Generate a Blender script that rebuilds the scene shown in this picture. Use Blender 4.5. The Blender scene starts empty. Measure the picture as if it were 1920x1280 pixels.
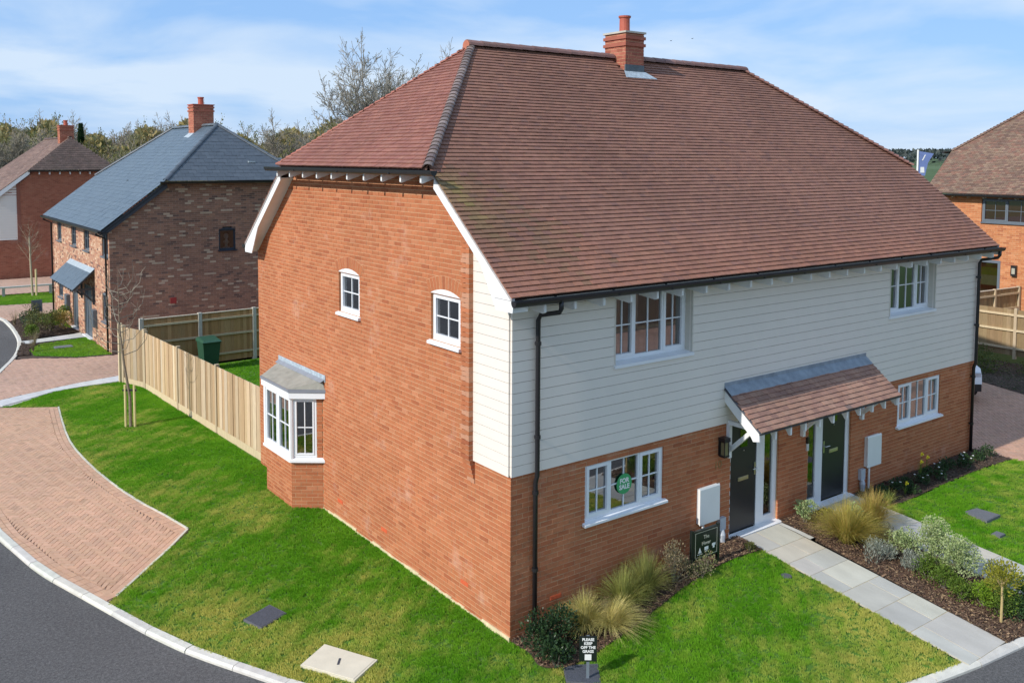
import bpy, bmesh, math, random
import numpy as np
from mathutils import Vector, Matrix
random.seed(7); rng = np.random.default_rng(7)
R = math.radians
scene = bpy.context.scene

# ------------------------------------------------------------------ camera
CAM = Vector((-7.7249, -10.3551, 7.0448)); YAW = 0.6364; PITCH = 0.0695; ROLL = 0.0043
cam_d = bpy.data.cameras.new('camera'); cam = bpy.data.objects.new('camera', cam_d)
scene.collection.objects.link(cam); scene.camera = cam
cam_d.sensor_width = 36; cam_d.lens = 1713.19/1920*36
cam_d.shift_x = (960-952.02)/1920; cam_d.shift_y = -(640-417.04)/1920
cam_d.clip_end = 6000
_r = Vector((math.cos(YAW), -math.sin(YAW), 0)); _f = Vector((math.sin(YAW), math.cos(YAW), 0)); _u = Vector((0, 0, 1))
FW = _f*math.cos(PITCH)-_u*math.sin(PITCH); _u2 = _u*math.cos(PITCH)+_f*math.sin(PITCH)
RT = _r*math.cos(ROLL)+_u2*math.sin(ROLL); UP = _u2*math.cos(ROLL)-_r*math.sin(ROLL)
m = Matrix((RT, UP, -FW)).transposed().to_4x4(); m.translation = CAM
cam.matrix_world = m

# ------------------------------------------------------------------ sky, sun, exposure
SUN_EL = R(33); SUN_DIR = Vector((-math.cos(SUN_EL), -0.028, math.sin(SUN_EL))).normalized()   # towards the sun
world = bpy.data.worlds.new('World'); scene.world = world; world.use_nodes = True
wt = world.node_tree; wn = wt.nodes; wl = wt.links; wn.clear()
def wnode(t, **k):
    n = wn.new(t)
    for a, b in k.items(): setattr(n, a, b)
    return n
sky = wnode('ShaderNodeTexSky', sky_type='NISHITA', sun_disc=False)
sky.sun_elevation = SUN_EL; sky.sun_rotation = math.atan2(SUN_DIR.x, SUN_DIR.y); sky.air_density = 1.0; sky.dust_density = 0.4; sky.ozone_density = 2.2
tc = wnode('ShaderNodeTexCoord'); sep = wnode('ShaderNodeSeparateXYZ'); wl.new(tc.outputs['Generated'], sep.inputs[0])
addz = wnode('ShaderNodeMath', operation='ADD'); wl.new(sep.outputs['Z'], addz.inputs[0]); addz.inputs[1].default_value = 0.16
mxz = wnode('ShaderNodeMath', operation='MAXIMUM'); wl.new(addz.outputs[0], mxz.inputs[0]); mxz.inputs[1].default_value = 0.05
dv = wnode('ShaderNodeVectorMath', operation='DIVIDE'); wl.new(tc.outputs['Generated'], dv.inputs[0])
cmb = wnode('ShaderNodeCombineXYZ'); [wl.new(mxz.outputs[0], cmb.inputs[i]) for i in range(3)]; wl.new(cmb.outputs[0], dv.inputs[1])
mp = wnode('ShaderNodeMapping'); mp.inputs['Scale'].default_value = (0.75, 0.75, 0.2); mp.inputs['Location'].default_value = (3.1, 1.7, 0.0); wl.new(dv.outputs[0], mp.inputs[0])
nz = wnode('ShaderNodeTexNoise'); nz.inputs['Scale'].default_value = 1.2; nz.inputs['Detail'].default_value = 8; nz.inputs['Roughness'].default_value = 0.52; nz.inputs['Distortion'].default_value = 0.35
wl.new(mp.outputs[0], nz.inputs['Vector'])
rp = wnode('ShaderNodeValToRGB'); rp.color_ramp.elements[0].position = 0.36; rp.color_ramp.elements[1].position = 0.60
rp.color_ramp.elements[0].color = (0, 0, 0, 1); rp.color_ramp.elements[1].color = (0.85, 0.85, 0.85, 1); wl.new(nz.outputs['Fac'], rp.inputs[0])
hazec = wnode('ShaderNodeMixRGB'); hazec.inputs[0].default_value = 0.78; wl.new(sky.outputs[0], hazec.inputs[1]); hazec.inputs[2].default_value = (1.95, 3.6, 6.5, 1)   # thin high cloud veil over the whole sky
mixc = wnode('ShaderNodeMixRGB'); wl.new(rp.outputs[0], mixc.inputs[0]); wl.new(hazec.outputs[0], mixc.inputs[1]); mixc.inputs[2].default_value = (4.75, 5.6, 6.6, 1)
bg = wnode('ShaderNodeBackground'); bg.inputs[1].default_value = 0.13; wl.new(mixc.outputs[0], bg.inputs[0])
wo = wnode('ShaderNodeOutputWorld'); wl.new(bg.outputs[0], wo.inputs[0])
sun_d = bpy.data.lights.new('sun', 'SUN'); sun_d.energy = 3.7; sun_d.angle = R(0.53); sun_d.color = (1.0, 0.95, 0.885)
sun = bpy.data.objects.new('sun', sun_d); scene.collection.objects.link(sun)
sun.rotation_euler = SUN_DIR.to_track_quat('Z', 'Y').to_euler()
vs = scene.view_settings; vs.view_transform = 'Standard'; vs.look = 'None'; vs.gamma = 1.0; vs.exposure = 0.22; vs.use_curve_mapping = False
scene.cycles.max_bounces = 8; scene.cycles.transparent_max_bounces = 12

# ------------------------------------------------------------------ helpers
COL = scene.collection
class MB:
    "collects boxes, bars, ribbons; build() links them as ONE mesh object"
    def __init__(s): s.v = []; s.f = []; s.t = []; s.tint = None
    def add(s, vs_, fs, tint=None):
        o = len(s.v); s.v.extend(vs_); s.f.extend([tuple(i+o for i in f) for f in fs])
        s.t.extend([tint or (1, 1, 1)]*len(vs_)); return s
    def hexa(s, p, tint=None, skip=()):   # p: 8 points, bottom 4 (ccw seen from top) then top 4
        F = [(3, 2, 1, 0), (4, 5, 6, 7), (0, 1, 5, 4), (1, 2, 6, 5), (2, 3, 7, 6), (3, 0, 4, 7)]
        return s.add(p, [f for i, f in enumerate(F) if i not in skip], tint)
    def box(s, x0, x1, y0, y1, z0, z1, tint=None, skip=()):
        return s.hexa([(x0, y0, z0), (x1, y0, z0), (x1, y1, z0), (x0, y1, z0), (x0, y0, z1), (x1, y0, z1), (x1, y1, z1), (x0, y1, z1)], tint, skip)
    def fbox(s, F, u0, u1, n0, n1, z0, z1, tint=None, skip=()):   # box in a wall frame
        return s.hexa([F(u0, n1, z0), F(u1, n1, z0), F(u1, n0, z0), F(u0, n0, z0), F(u0, n1, z1), F(u1, n1, z1), F(u1, n0, z1), F(u0, n0, z1)], tint, skip)
    def bar(s, a, b, w, h, up=(0, 0, 1), tint=None):   # rectangular bar from a to b
        a = Vector(a); b = Vector(b); d = (b-a).normalized(); up = Vector(up)
        x = d.cross(up); x = x.normalized() if x.length > 1e-6 else Vector((1, 0, 0)); y = x.cross(d)
        q = []
        for c in (a, b):
            for i, j in ((-1, -1), (1, -1), (1, 1), (-1, 1)): q.append(tuple(c+x*(i*w/2)+y*(j*h/2)))
        return s.add(q, [(0, 1, 2, 3), (7, 6, 5, 4), (4, 5, 1, 0), (5, 6, 2, 1), (6, 7, 3, 2), (7, 4, 0, 3)], tint)
    def tube(s, pts, rs, n=8, tint=None, cap=True):
        pts = [Vector(p) for p in pts]; k = len(pts)
        if not hasattr(rs, '__len__'): rs = [rs]*k
        q = []
        for i, p in enumerate(pts):
            d = (pts[min(i+1, k-1)]-pts[max(i-1, 0)]).normalized()
            x = d.orthogonal().normalized() if abs(d.z) > .95 else d.cross(Vector((0, 0, 1))).normalized()
            if abs(d.z) > .95: x = Vector((1, 0, 0)); x = (x-d*x.dot(d)).normalized()
            y = d.cross(x)
            for j in range(n):
                a = 2*math.pi*j/n; q.append(tuple(p+(x*math.cos(a)+y*math.sin(a))*rs[i]))
        fs = [(i*n+j, i*n+(j+1) % n, (i+1)*n+(j+1) % n, (i+1)*n+j) for i in range(k-1) for j in range(n)]
        if cap: fs += [tuple(range(n-1, -1, -1)), tuple((k-1)*n+j for j in range(n))]
        return s.add(q, fs, tint)
    def poly(s, pts, tint=None): return s.add([tuple(p) for p in pts], [tuple(range(len(pts)))], tint)
    def prism(s, pts, d, tint=None):   # polygon extruded by vector d
        n = len(pts); d = Vector(d); a = [tuple(p) for p in pts]; b = [tuple(Vector(p)+d) for p in pts]
        return s.add(a+b, [tuple(range(n-1, -1, -1)), tuple(range(n, 2*n))]+[(i, (i+1) % n, n+(i+1) % n, n+i) for i in range(n)], tint)
    def lathe(s, c, prof, n=14, tint=None):
        c = Vector(c); q = []; k = len(prof)
        for r_, z_ in prof:
            for j in range(n):
                a = 2*math.pi*j/n; q.append((c.x+r_*math.cos(a), c.y+r_*math.sin(a), c.z+z_))
        return s.add(q, [(i*n+j, i*n+(j+1) % n, (i+1)*n+(j+1) % n, (i+1)*n+j) for i in range(k-1) for j in range(n)]+[tuple(range(n-1, -1, -1)), tuple((k-1)*n+j for j in range(n))], tint)
    def mesh(s, name, mat, smooth=False, tint=True):
        me = bpy.data.meshes.new(name); me.from_pydata(s.v, [], s.f)
        if tint:
            at = me.color_attributes.new('tint', 'FLOAT_COLOR', 'POINT')
            arr = np.ones((len(s.v), 4), np.float32); arr[:, :3] = np.array(s.t, np.float32).reshape(-1, 3); at.data.foreach_set('color', arr.ravel())
        if smooth: me.polygons.foreach_set('use_smooth', [True]*len(me.polygons))
        if mat: me.materials.append(mat)
        return me
    def build(s, name, mat, parent=None, smooth=False, **props):
        return link(name, s.mesh(name, mat, smooth), parent, **props)
def link(name, me, parent=None, loc=None, **props):
    o = bpy.data.objects.new(name, me); COL.objects.link(o)
    if loc is not None: o.location = loc
    if parent is not None: attach(o, parent)
    for k, v in props.items(): o[k] = v
    return o
WORLD_LOC = {}
def attach(o, p):
    o.parent = p
    L = WORLD_LOC.get(p.name)
    if L is not None: o.matrix_parent_inverse = Matrix.Translation(-Vector(L))
def thing(name, label, cat, loc=(0, 0, 0), group=None, world_children=True):
    o = bpy.data.objects.new(name, None); COL.objects.link(o); o.location = loc; o.empty_display_size = .3
    o['label'] = label; o['category'] = cat
    if group: o['group'] = group
    if world_children: WORLD_LOC[o.name] = tuple(loc)
    return o
def tag(o, label, cat, group=None):
    o['label'] = label; o['category'] = cat
    if group: o['group'] = group
    return o
def copy_tree(o, loc, rz=0, sc=1.0, label=None, group=None):
    c = o.copy(); COL.objects.link(c); c.location = loc; c.rotation_euler = (0, 0, rz); c.scale = (sc, sc, sc) if not hasattr(sc, '__len__') else sc
    if label: c['label'] = label
    if group: c['group'] = group
    for ch in o.children:
        d = ch.copy(); COL.objects.link(d); d.parent = c
        for g_ in ch.children:
            e = g_.copy(); COL.objects.link(e); e.parent = d
    return c
def frame(O, U, N):
    O = Vector(O); U = Vector(U).normalized(); N = Vector(N).normalized()
    def F(u, n, z): return (O.x+U.x*u+N.x*n, O.y+U.y*u+N.y*n, O.z+z)
    F.O = O; F.U = U; F.N = N
    return F
def sstep(a, b, x):
    t = min(1, max(0, (x-a)/(b-a))); return t*t*(3-2*t)
def g(x, y):   # height of the ground
    if x <= 0: return 0.0
    if y < 0:
        h = .33*sstep(-.3, 4.6, x)+max(0, min(x, 24)-14)*.012
        return h*max(0, min(1, 1-(-y-.25)/4.1))
    return .33*sstep(4, 13, x)+max(0, min(x, 24)-14)*.012+ (.25*sstep(23, 29, x) if x > 23 else 0)
def jit(c, a=.08, h=.03):
    k = 1+random.uniform(-a, a); return (c[0]*k*(1+random.uniform(-h, h)), c[1]*k, c[2]*k*(1+random.uniform(-h, h)))

# ------------------------------------------------------------------ materials
def nodes(name):
    mt = bpy.data.materials.new(name); mt.use_nodes = True; nt = mt.node_tree
    b = nt.nodes['Principled BSDF']; return mt, nt, b
def M(name, col, rough=.6, var=.15, scale=6, tint=False, bump=0., bscale=80, metal=0., spec=.4, fine=0., stretch=None, big=0., bigscale=.5, sub=None):
    mt, nt, b = nodes(name); L = nt.links.new; N = nt.nodes.new
    b.inputs['Roughness'].default_value = rough; b.inputs['Metallic'].default_value = metal; b.inputs['Specular IOR Level'].default_value = spec
    geo = N('ShaderNodeNewGeometry'); vec = geo.outputs['Position']
    if stretch:
        mpn = N('ShaderNodeMapping'); mpn.inputs['Scale'].default_value = stretch; L(vec, mpn.inputs[0]); vec = mpn.outputs[0]
    if tint:
        a = N('ShaderNodeAttribute'); a.attribute_name = 'tint'; cur = a.outputs['Color']
        mu = N('ShaderNodeMixRGB'); mu.blend_type = 'MULTIPLY'; mu.inputs[0].default_value = 1; L(cur, mu.inputs[1]); mu.inputs[2].default_value = (*col, 1); cur = mu.outputs[0]
    else:
        c = N('ShaderNodeRGB'); c.outputs[0].default_value = (*col, 1); cur = c.outputs[0]
    def layer(cur, amt, sc, det=4, v=None):
        n = N('ShaderNodeTexNoise'); n.inputs['Scale'].default_value = sc; n.inputs['Detail'].default_value = det; L(v or vec, n.inputs['Vector'])
        mr = N('ShaderNodeMapRange'); mr.inputs['From Min'].default_value = .25; mr.inputs['From Max'].default_value = .75; mr.inputs['To Min'].default_value = 1-amt; mr.inputs['To Max'].default_value = 1+amt
        L(n.outputs['Fac'], mr.inputs['Value'])
        mu = N('ShaderNodeMixRGB'); mu.blend_type = 'MULTIPLY'; mu.inputs[0].default_value = 1; L(cur, mu.inputs[1]); L(mr.outputs[0], mu.inputs[2]); return mu.outputs[0]
    if var: cur = layer(cur, var, scale)
    if fine: cur = layer(cur, fine, 90, 3)
    if big: cur = layer(cur, big, bigscale, 5, geo.outputs['Position'])
    L(cur, b.inputs['Base Color'])
    if bump:
        n = N('ShaderNodeTexNoise'); n.inputs['Scale'].default_value = bscale; n.inputs['Detail'].default_value = 4; L(vec, n.inputs['Vector'])
        bu = N('ShaderNodeBump'); bu.inputs['Strength'].default_value = bump; bu.inputs['Distance'].default_value = .02; L(n.outputs['Fac'], bu.inputs['Height']); L(bu.outputs[0], b.inputs['Normal'])
    return mt
def M_brick(name, effl=.35):
    mt = M(name, (1, 1, 1), .85, .07, 14, tint=True, bump=.2, bscale=70, fine=.08, big=.10, bigscale=.55, spec=.2)
    nt = mt.node_tree; b = nt.nodes['Principled BSDF']; L = nt.links.new; N = nt.nodes.new
    src = b.inputs['Base Color'].links[0].from_socket
    geo = N('ShaderNodeNewGeometry'); n = N('ShaderNodeTexNoise'); n.inputs['Scale'].default_value = 1.1; n.inputs['Detail'].default_value = 9; n.inputs['Roughness'].default_value = .7; L(geo.outputs['Position'], n.inputs['Vector'])
    rp_ = N('ShaderNodeValToRGB'); rp_.color_ramp.elements[0].position = .58; rp_.color_ramp.elements[1].position = .74; rp_.color_ramp.elements[1].color = (effl, effl, effl, 1); L(n.outputs['Fac'], rp_.inputs[0])
    mx = N('ShaderNodeMixRGB'); L(rp_.outputs[0], mx.inputs[0]); L(src, mx.inputs[1]); mx.inputs[2].default_value = (.62, .50, .42, 1); L(mx.outputs[0], b.inputs['Base Color'])
    return mt
def M_leaf(name, col, col2, scale=3, trans=.3, rough=.6, instancer=None):
    mt, nt, b = nodes(name); L = nt.links.new; N = nt.nodes.new
    geo = N('ShaderNodeNewGeometry'); n = N('ShaderNodeTexNoise'); n.inputs['Scale'].default_value = scale; n.inputs['Detail'].default_value = 5; L(geo.outputs['Position'], n.inputs['Vector'])
    rp_ = N('ShaderNodeValToRGB'); rp_.color_ramp.elements[0].position = .35; rp_.color_ramp.elements[1].position = .68
    rp_.color_ramp.elements[0].color = (*col, 1); rp_.color_ramp.elements[1].color = (*col2, 1); L(n.outputs['Fac'], rp_.inputs[0])
    a = N('ShaderNodeAttribute'); a.attribute_name = 'tint'
    mu = N('ShaderNodeMixRGB'); mu.blend_type = 'MULTIPLY'; mu.inputs[0].default_value = 1; L(rp_.outputs[0], mu.inputs[1]); L(a.outputs['Color'], mu.inputs[2]); cur = mu.outputs[0]
    if instancer:
        ia = N('ShaderNodeAttribute'); ia.attribute_type = 'INSTANCER'; ia.attribute_name = 'dry'
        mx = N('ShaderNodeMixRGB'); L(ia.outputs['Fac'], mx.inputs[0]); L(cur, mx.inputs[1]); mx.inputs[2].default_value = (*instancer, 1); cur = mx.outputs[0]
    b.inputs['Roughness'].default_value = rough; b.inputs['Specular IOR Level'].default_value = .25
    L(cur, b.inputs['Base Color'])
    tr = N('ShaderNodeBsdfTranslucent'); L(cur, tr.inputs[0]); ms = N('ShaderNodeMixShader'); ms.inputs[0].default_value = trans
    L(b.outputs[0], ms.inputs[1]); L(tr.outputs[0], ms.inputs[2]); L(ms.outputs[0], nt.nodes['Material Output'].inputs[0])
    return mt
def M_glass(name, tint=(.55, .58, .58), refl=.22):
    mt, nt, b = nodes(name); L = nt.links.new; N = nt.nodes.new; nt.nodes.remove(b)
    tr = N('ShaderNodeBsdfTransparent'); tr.inputs[0].default_value = (*tint, 1); gl = N('ShaderNodeBsdfGlossy'); gl.inputs['Roughness'].default_value = .015; gl.inputs[0].default_value = (.95, .97, 1, 1)
    fr = N('ShaderNodeFresnel'); fr.inputs[0].default_value = 1.55; ad = N('ShaderNodeMath'); ad.operation = 'ADD'; ad.inputs[1].default_value = refl; ad.use_clamp = True; L(fr.outputs[0], ad.inputs[0])
    ms = N('ShaderNodeMixShader'); L(ad.outputs[0], ms.inputs[0]); L(tr.outputs[0], ms.inputs[1]); L(gl.outputs[0], ms.inputs[2]); L(ms.outputs[0], nt.nodes['Material Output'].inputs[0])
    return mt
BRICK = M_brick('red_brick'); MORTAR = M('mortar', (.56, .36, .21), .95, .18, 9, fine=.1, spec=.1)
MULTI = M_brick('multi_brick', .1); MORTAR2 = M('grey_mortar', (.36, .27, .21), .95, .15, 9, spec=.1)
TILE = M('clay_tile', (1, 1, 1), .75, .12, 12, tint=True, bump=.2, bscale=60, fine=.08, big=.16, bigscale=.45, spec=.3)
SLATE = M('slate', (1, 1, 1), .45, .12, 5, tint=True, bump=.15, bscale=50, spec=.5)
BOARD = M('weatherboard', (.76, .695, .615), .55, .02, 3, spec=.35, big=.02)
WHITE = M('white_upvc', (.80, .81, .82), .35, .03, 4, spec=.5)
WHITEP = M('white_paint', (.78, .78, .76), .5, .05, 5)
CREAM = M('cream_trim', (.62, .58, .50), .55, .04, 4)
BLACK = M('black_plastic', (.018, .017, .019), .35, .1, 5, spec=.5)
DOORB = M('black_door', (.02, .022, .026), .35, .1, 4, spec=.5)
GREYF = M('grey_frame', (.13, .155, .18), .45, .06, 5)
LEAD = M('lead', (.27, .31, .35), .55, .22, 7, fine=.1, metal=.25)
LEADP = M('lead_patina', (.37, .43, .47), .6, .3, 12, fine=.15)
GRP = M('bay_roof_felt', (.30, .295, .25), .8, .2, 6, fine=.1)
METAL = M('steel', (.6, .6, .58), .3, .05, 9, metal=1)
BRASS = M('satin_brass', (.62, .57, .42), .35, .05, 9, metal=.9)
ROOM = M('room_wall', (.17, .172, .17), .9, .15, 1.2)
CURT = M('curtain', (.55, .52, .47), .9, .1, 3, stretch=(14, 14, .3))
GLASS = M_glass('window_glass'); GLASSD = M_glass('dark_glass', (.25, .27, .27), .1)
AIRB = M('terracotta', (.62, .12, .045), .7, .08, 10)
POT = M('chimney_pot', (.42, .10, .06), .6, .12, 9, fine=.06)
CONC = M('concrete', (.47, .44, .37), .9, .10, 5, fine=.10, bump=.15)
KERB = M('kerb_concrete', (1, 1, 1), .9, .12, 6, tint=True, fine=.12, bump=.15)
SLAB = M('sandstone', (1, 1, 1), .85, .10, 3, tint=True, fine=.06, bump=.12, bscale=25, stretch=(1.4, .6, 1))
ASPH = M('asphalt', (.107, .102, .098), .9, .32, 22, fine=.6, bump=.7, bscale=120, big=.22, bigscale=.3)
PAVER = M('block_paver', (1, 1, 1), .85, .10, 9, tint=True, fine=.10, bump=.15, big=.10, bigscale=.4)
SAND = M('joint_sand', (.27, .185, .135), .95, .2, 9)
LAWN = M('lawn_soil', (.075, .165, .016), .95, .3, 6, fine=.3)
EARTH = M('earth', (.075, .05, .036), .95, .3, 9, fine=.3, bump=.6, bscale=30)
FIELD = M('field', (.055, .095, .02), .95, .25, .05, fine=.1)
TIMBER = M('fence_timber', (1, 1, 1), .8, .16, 6, tint=True, stretch=(9, 9, .7), fine=.08, bump=.15, bscale=30)
RECESS = M('resin_cover', (.075, .08, .095), .9, .15, 30, fine=.5, bump=.5, bscale=160)
CHIP = M('bark_chip', (1, 1, 1), .9, .2, 20, tint=True)
BARK = M('bark', (.16, .135, .105), .9, .25, 12, bump=.4, bscale=20)
BARKG = M('grey_bark', (.29, .265, .22), .9, .2, 6)
TWIG = M('twig', (.27, .235, .18), .9, .15, 2)
SIGNB = M('sign_black', (.012, .018, .016), .3, .05, 5); SIGNF = M('sign_print', (.80, .80, .76), .5, .02, 3)
# ------------------------------------------------------------------ ground, road, paving
def sheet(name, pts, off, mat, step=None, parent=None, zfun=None, **props):
    bm = bmesh.new(); vs_ = [bm.verts.new((x, y, 0)) for x, y in pts]; bm.faces.new(vs_)
    bmesh.ops.triangulate(bm, faces=bm.faces[:])
    if step:
        xs = [p[0] for p in pts]; ys = [p[1] for p in pts]
        for ax, lo, hi in ((0, max(min(xs), -1), min(max(xs), 30)), (1, max(min(ys), -6), min(max(ys), 14))):
            v = math.ceil(lo/step)*step
            while v < hi:
                co = [0, 0, 0]; no = [0, 0, 0]; co[ax] = v+1e-4; no[ax] = 1
                bmesh.ops.bisect_plane(bm, geom=bm.verts[:]+bm.edges[:]+bm.faces[:], plane_co=co, plane_no=no); v += step
    for v in bm.verts: v.co.z = (zfun or g)(v.co.x, v.co.y)+off
    bmesh.ops.recalc_face_normals(bm, faces=bm.faces[:])
    for f in bm.faces:
        if f.normal.z < 0: f.normal_flip()
    me = bpy.data.meshes.new(name); bm.to_mesh(me); bm.free(); me.materials.append(mat)
    o = bpy.data.objects.new(name, me); COL.objects.link(o)
    if parent: attach(o, parent)
    for k, v in props.items(): o[k] = v
    return o
def inside(P, poly):   # vectorised point in polygon
    P = np.asarray(P); x, y = P[:, 0], P[:, 1]; r_ = np.zeros(len(P), bool); n = len(poly)
    for i in range(n):
        x1, y1 = poly[i]; x2, y2 = poly[(i+1) % n]
        c = ((y1 > y) != (y2 > y)) & (x < (x2-x1)*(y-y1)/((y2-y1) or 1e-9)+x1); r_ ^= c
    return r_
def seg_dist(P, line, closed=False):
    P = np.asarray(P, float); d = np.full(len(P), 1e9); k = len(line); Q = np.zeros_like(P)
    for i in range(k if closed else k-1):
        a = np.array(line[i], float); b = np.array(line[(i+1) % k], float); ab = b-a; t = np.clip(((P-a)@ab)/(ab@ab+1e-12), 0, 1)
        q = a+t[:, None]*ab; e = np.hypot(*(P-q).T); w = e < d; d[w] = e[w]; Q[w] = q[w]
    return d, Q
def smooth_line(pts, n=5):   # Catmull-Rom
    P = [np.array(p, float) for p in pts]; P = [2*P[0]-P[1]]+P+[2*P[-1]-P[-2]]; out = []
    for i in range(1, len(P)-2):
        for t in np.linspace(0, 1, n, endpoint=False):
            a, b, c, d = P[i-1:i+3]; out.append(tuple(.5*((2*b)+(c-a)*t+(2*a-5*b+4*c-d)*t*t+(3*b-a-3*c+d)*t**3)))
    return out+[tuple(P[-2])]
KERB_IN = smooth_line([(-4.6, 38.6), (-3.2, 37.0), (-2.05, 35.0), (-1.89, 32.9), (-2.0, 29.9), (-2.22, 27.9), (-2.69, 25.7), (-3.57, 23.1), (-4.55, 20), (-5.25, 16.2), (-5.52, 12.5), (-5.41, 9.0), (-5.22, 7.75), (-5.02, 6.6), (-4.76, 5.7), (-4.45, 4.65), (-4.10, 3.48), (-3.79, 2.62), (-3.48, 1.95), (-3.17, 1.36), (-2.9, .8), (-2.2, -.35), (-1.2, -1.6), (.2, -2.8), (1.9, -3.6), (3.69, -4.0), (4.85, -4.21), (5.85, -4.32), (7.5, -4.5), (12, -4.95), (30, -6.2)], 4)
KW = .14
def offset_line(line, d):
    out = []
    for i, p in enumerate(line):
        a = np.array(line[max(i-1, 0)]); b = np.array(line[min(i+1, len(line)-1)]); t = (b-a)/np.hypot(*(b-a)); out.append((p[0]+t[1]*d, p[1]-t[0]*d))
    return out
KERB_OUT = offset_line(KERB_IN, KW)
if np.hypot(KERB_OUT[40][0]+8, KERB_OUT[40][1]+10) > np.hypot(KERB_IN[40][0]+8, KERB_IN[40][1]+10): KERB_OUT = offset_line(KERB_IN, -KW)
_s = [(-2500, -2500), (2500, -2500), (2500, 2500), (-2500, 2500)]
ground = sheet('ground', _s, -.26, FIELD, 4, kind='structure')
road = sheet('road', KERB_OUT+[(30, -11.5), (8, -10.6), (-2, -10.2), (-9, -14), (-13, -22), (-60, -22), (-60, 45), (-20, 45)], -.05, ASPH, zfun=lambda x, y: 0, kind='structure')
# kerb: every stone a piece
kerb = sheet('kerb', KERB_OUT+[(x, y) for x, y in reversed(KERB_IN)], -.12, M('kerb_bed', (.3, .29, .26), .9), zfun=lambda x, y: 0, kind='structure')
def along(line, step):
    P = np.array(line); s_ = np.r_[0, np.cumsum(np.hypot(*np.diff(P, axis=0).T))]; n = int(s_[-1]/step); q = np.linspace(0, n*step, n+1)
    return np.c_[np.interp(q, s_, P[:, 0]), np.interp(q, s_, P[:, 1])]
ki = along(KERB_IN, .915)
for a, b in zip(ki[:-1], ki[1:]):
    t = (b-a)/np.hypot(*(b-a)); nrm = np.array((t[1], -t[0])); 
    if seg_dist([(a+b)/2+nrm*KW], KERB_OUT)[0][0] > .1: nrm = -nrm
    a2 = a+t*.004; b2 = b-t*.004; zt = .012+random.uniform(-.004, .004)
    q = [(*(a2+nrm*KW), -.11), (*(b2+nrm*KW), -.11), (*(b2-nrm*.0), -.11), (*(a2-nrm*.0), -.11)]
    w = KW-.03; top = [(*(a2+nrm*w), zt), (*(b2+nrm*w), zt), (*b2, zt+.002), (*a2, zt+.002)]
    mid = [(*(a2+nrm*KW), zt-.03), (*(b2+nrm*KW), zt-.03)]
    c = jit((.60, .575, .50), .09)
    mb = MB(); mb.add(q+top+mid, [(4, 5, 6, 7), (8, 9, 5, 4), (0, 1, 9, 8), (0, 8, 4, 7, 3), (1, 2, 6, 5, 9), (2, 3, 7, 6)], c)
    mb.build('kerb_stone', KERB, kerb)

# block paving in 45 degree herringbone, clipped to its outline
PAVE_PARTS = []
def herringbone(name, poly, off, base_tint, ang=45, border=2, size=.2, label=None, zf=None, border_edges=None):
    base = sheet(name, poly, off-.012, SAND, 1.0, kind='structure', zfun=zf)
    zf = zf or g
    P = np.array(poly); c = P.mean(0); rad = np.hypot(*(P-c).T).max()+.5
    a = R(ang); ca, sa = math.cos(a), math.sin(a); w = size/2; n = int(rad/w)+2; rects = []
    for j in range(-n, n):
        for i in range(-n//2, n//2+1):
            # herringbone: horizontal brick at (4i + j) , vertical next to it
            x = (i*4+j)*w; y = j*w
            if abs(x) < rad*1.5:
                rects.append((x, y, 2*w, w)); rects.append((x+3*w, y, w, 2*w))
    Rr = np.array(rects); cen = Rr[:, :2]+Rr[:, 2:]/2; cw = np.c_[cen[:, 0]*ca-cen[:, 1]*sa, cen[:, 0]*sa+cen[:, 1]*ca]+c
    lines = border_edges or [list(map(tuple, np.vstack([P, P[:1]])))]
    dmin = np.full(len(cw), 1e9)
    for ln in lines: dmin = np.minimum(dmin, seg_dist(cw, ln)[0])
    bw = border*.105
    ok = inside(cw, poly)
    keep = ok & (dmin > bw-.075)
    out = []   # list of (4 corner xy, tint, full)
    G = .0035
    for k in np.nonzero(keep)[0]:
        x, y, a_, b_ = Rr[k]; q = np.array([(x+G, y+G), (x+a_-G, y+G), (x+a_-G, y+b_-G), (x+G, y+b_-G)])
        q = np.c_[q[:, 0]*ca-q[:, 1]*sa, q[:, 0]*sa+q[:, 1]*ca]+c
        out.append([q, a_ > b_, dmin[k] > bw+.13])
    qs = np.array([o[0] for o in out]).reshape(-1, 2)
    for ln in lines:
        d, Q = seg_dist(qs, ln); near = d < bw+.004
        # push corners that fall in the border back to its inner edge
        v = qs-Q; L_ = np.hypot(*v.T)+1e-9; cc = np.repeat(np.array([o[0].mean(0) for o in out]), 4, 0)
        side = np.sign(((cc-Q)*v).sum(1)); tgt = Q+v/L_[:, None]*side[:, None]*(bw+.004); qs[near] = tgt[near]
    ins = inside(qs, poly); d, Q = seg_dist(qs, list(map(tuple, np.vstack([P, P[:1]])))); qs[~ins] = Q[~ins]
    for i, o in enumerate(out): o[0] = qs[i*4:i*4+4]
    if border:
        for ln in lines:
            for row in range(border):
                pts = along(ln, .205)
                for p, q in zip(pts[:-1], pts[1:]):
                    t = (q-p)/np.hypot(*(q-p)); nn = np.array((-t[1], t[0]))
                    if not inside([(p+q)/2+nn*.05], poly)[0]: nn = -nn
                    i0 = row*.105+G; i1 = (row+1)*.105-G; p2 = p+t*G; q2 = q-t*G
                    out.append([np.array([p2+nn*i0, q2+nn*i0, q2+nn*i1, p2+nn*i1]), True, False])
    mb = MB(); items = []
    for q, hor, full in out:
        A = .5*abs(sum(q[i][0]*q[(i+1) % 4][1]-q[(i+1) % 4][0]*q[i][1] for i in range(4)))
        if A < .002: continue
        cx, cy = q.mean(0); t = jit(base_tint, .07, .03)
        if random.random() < .06: t = tuple(v*.84 for v in t)
        items.append((cx, cy, q, hor, full, t))
    return base, items
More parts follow.
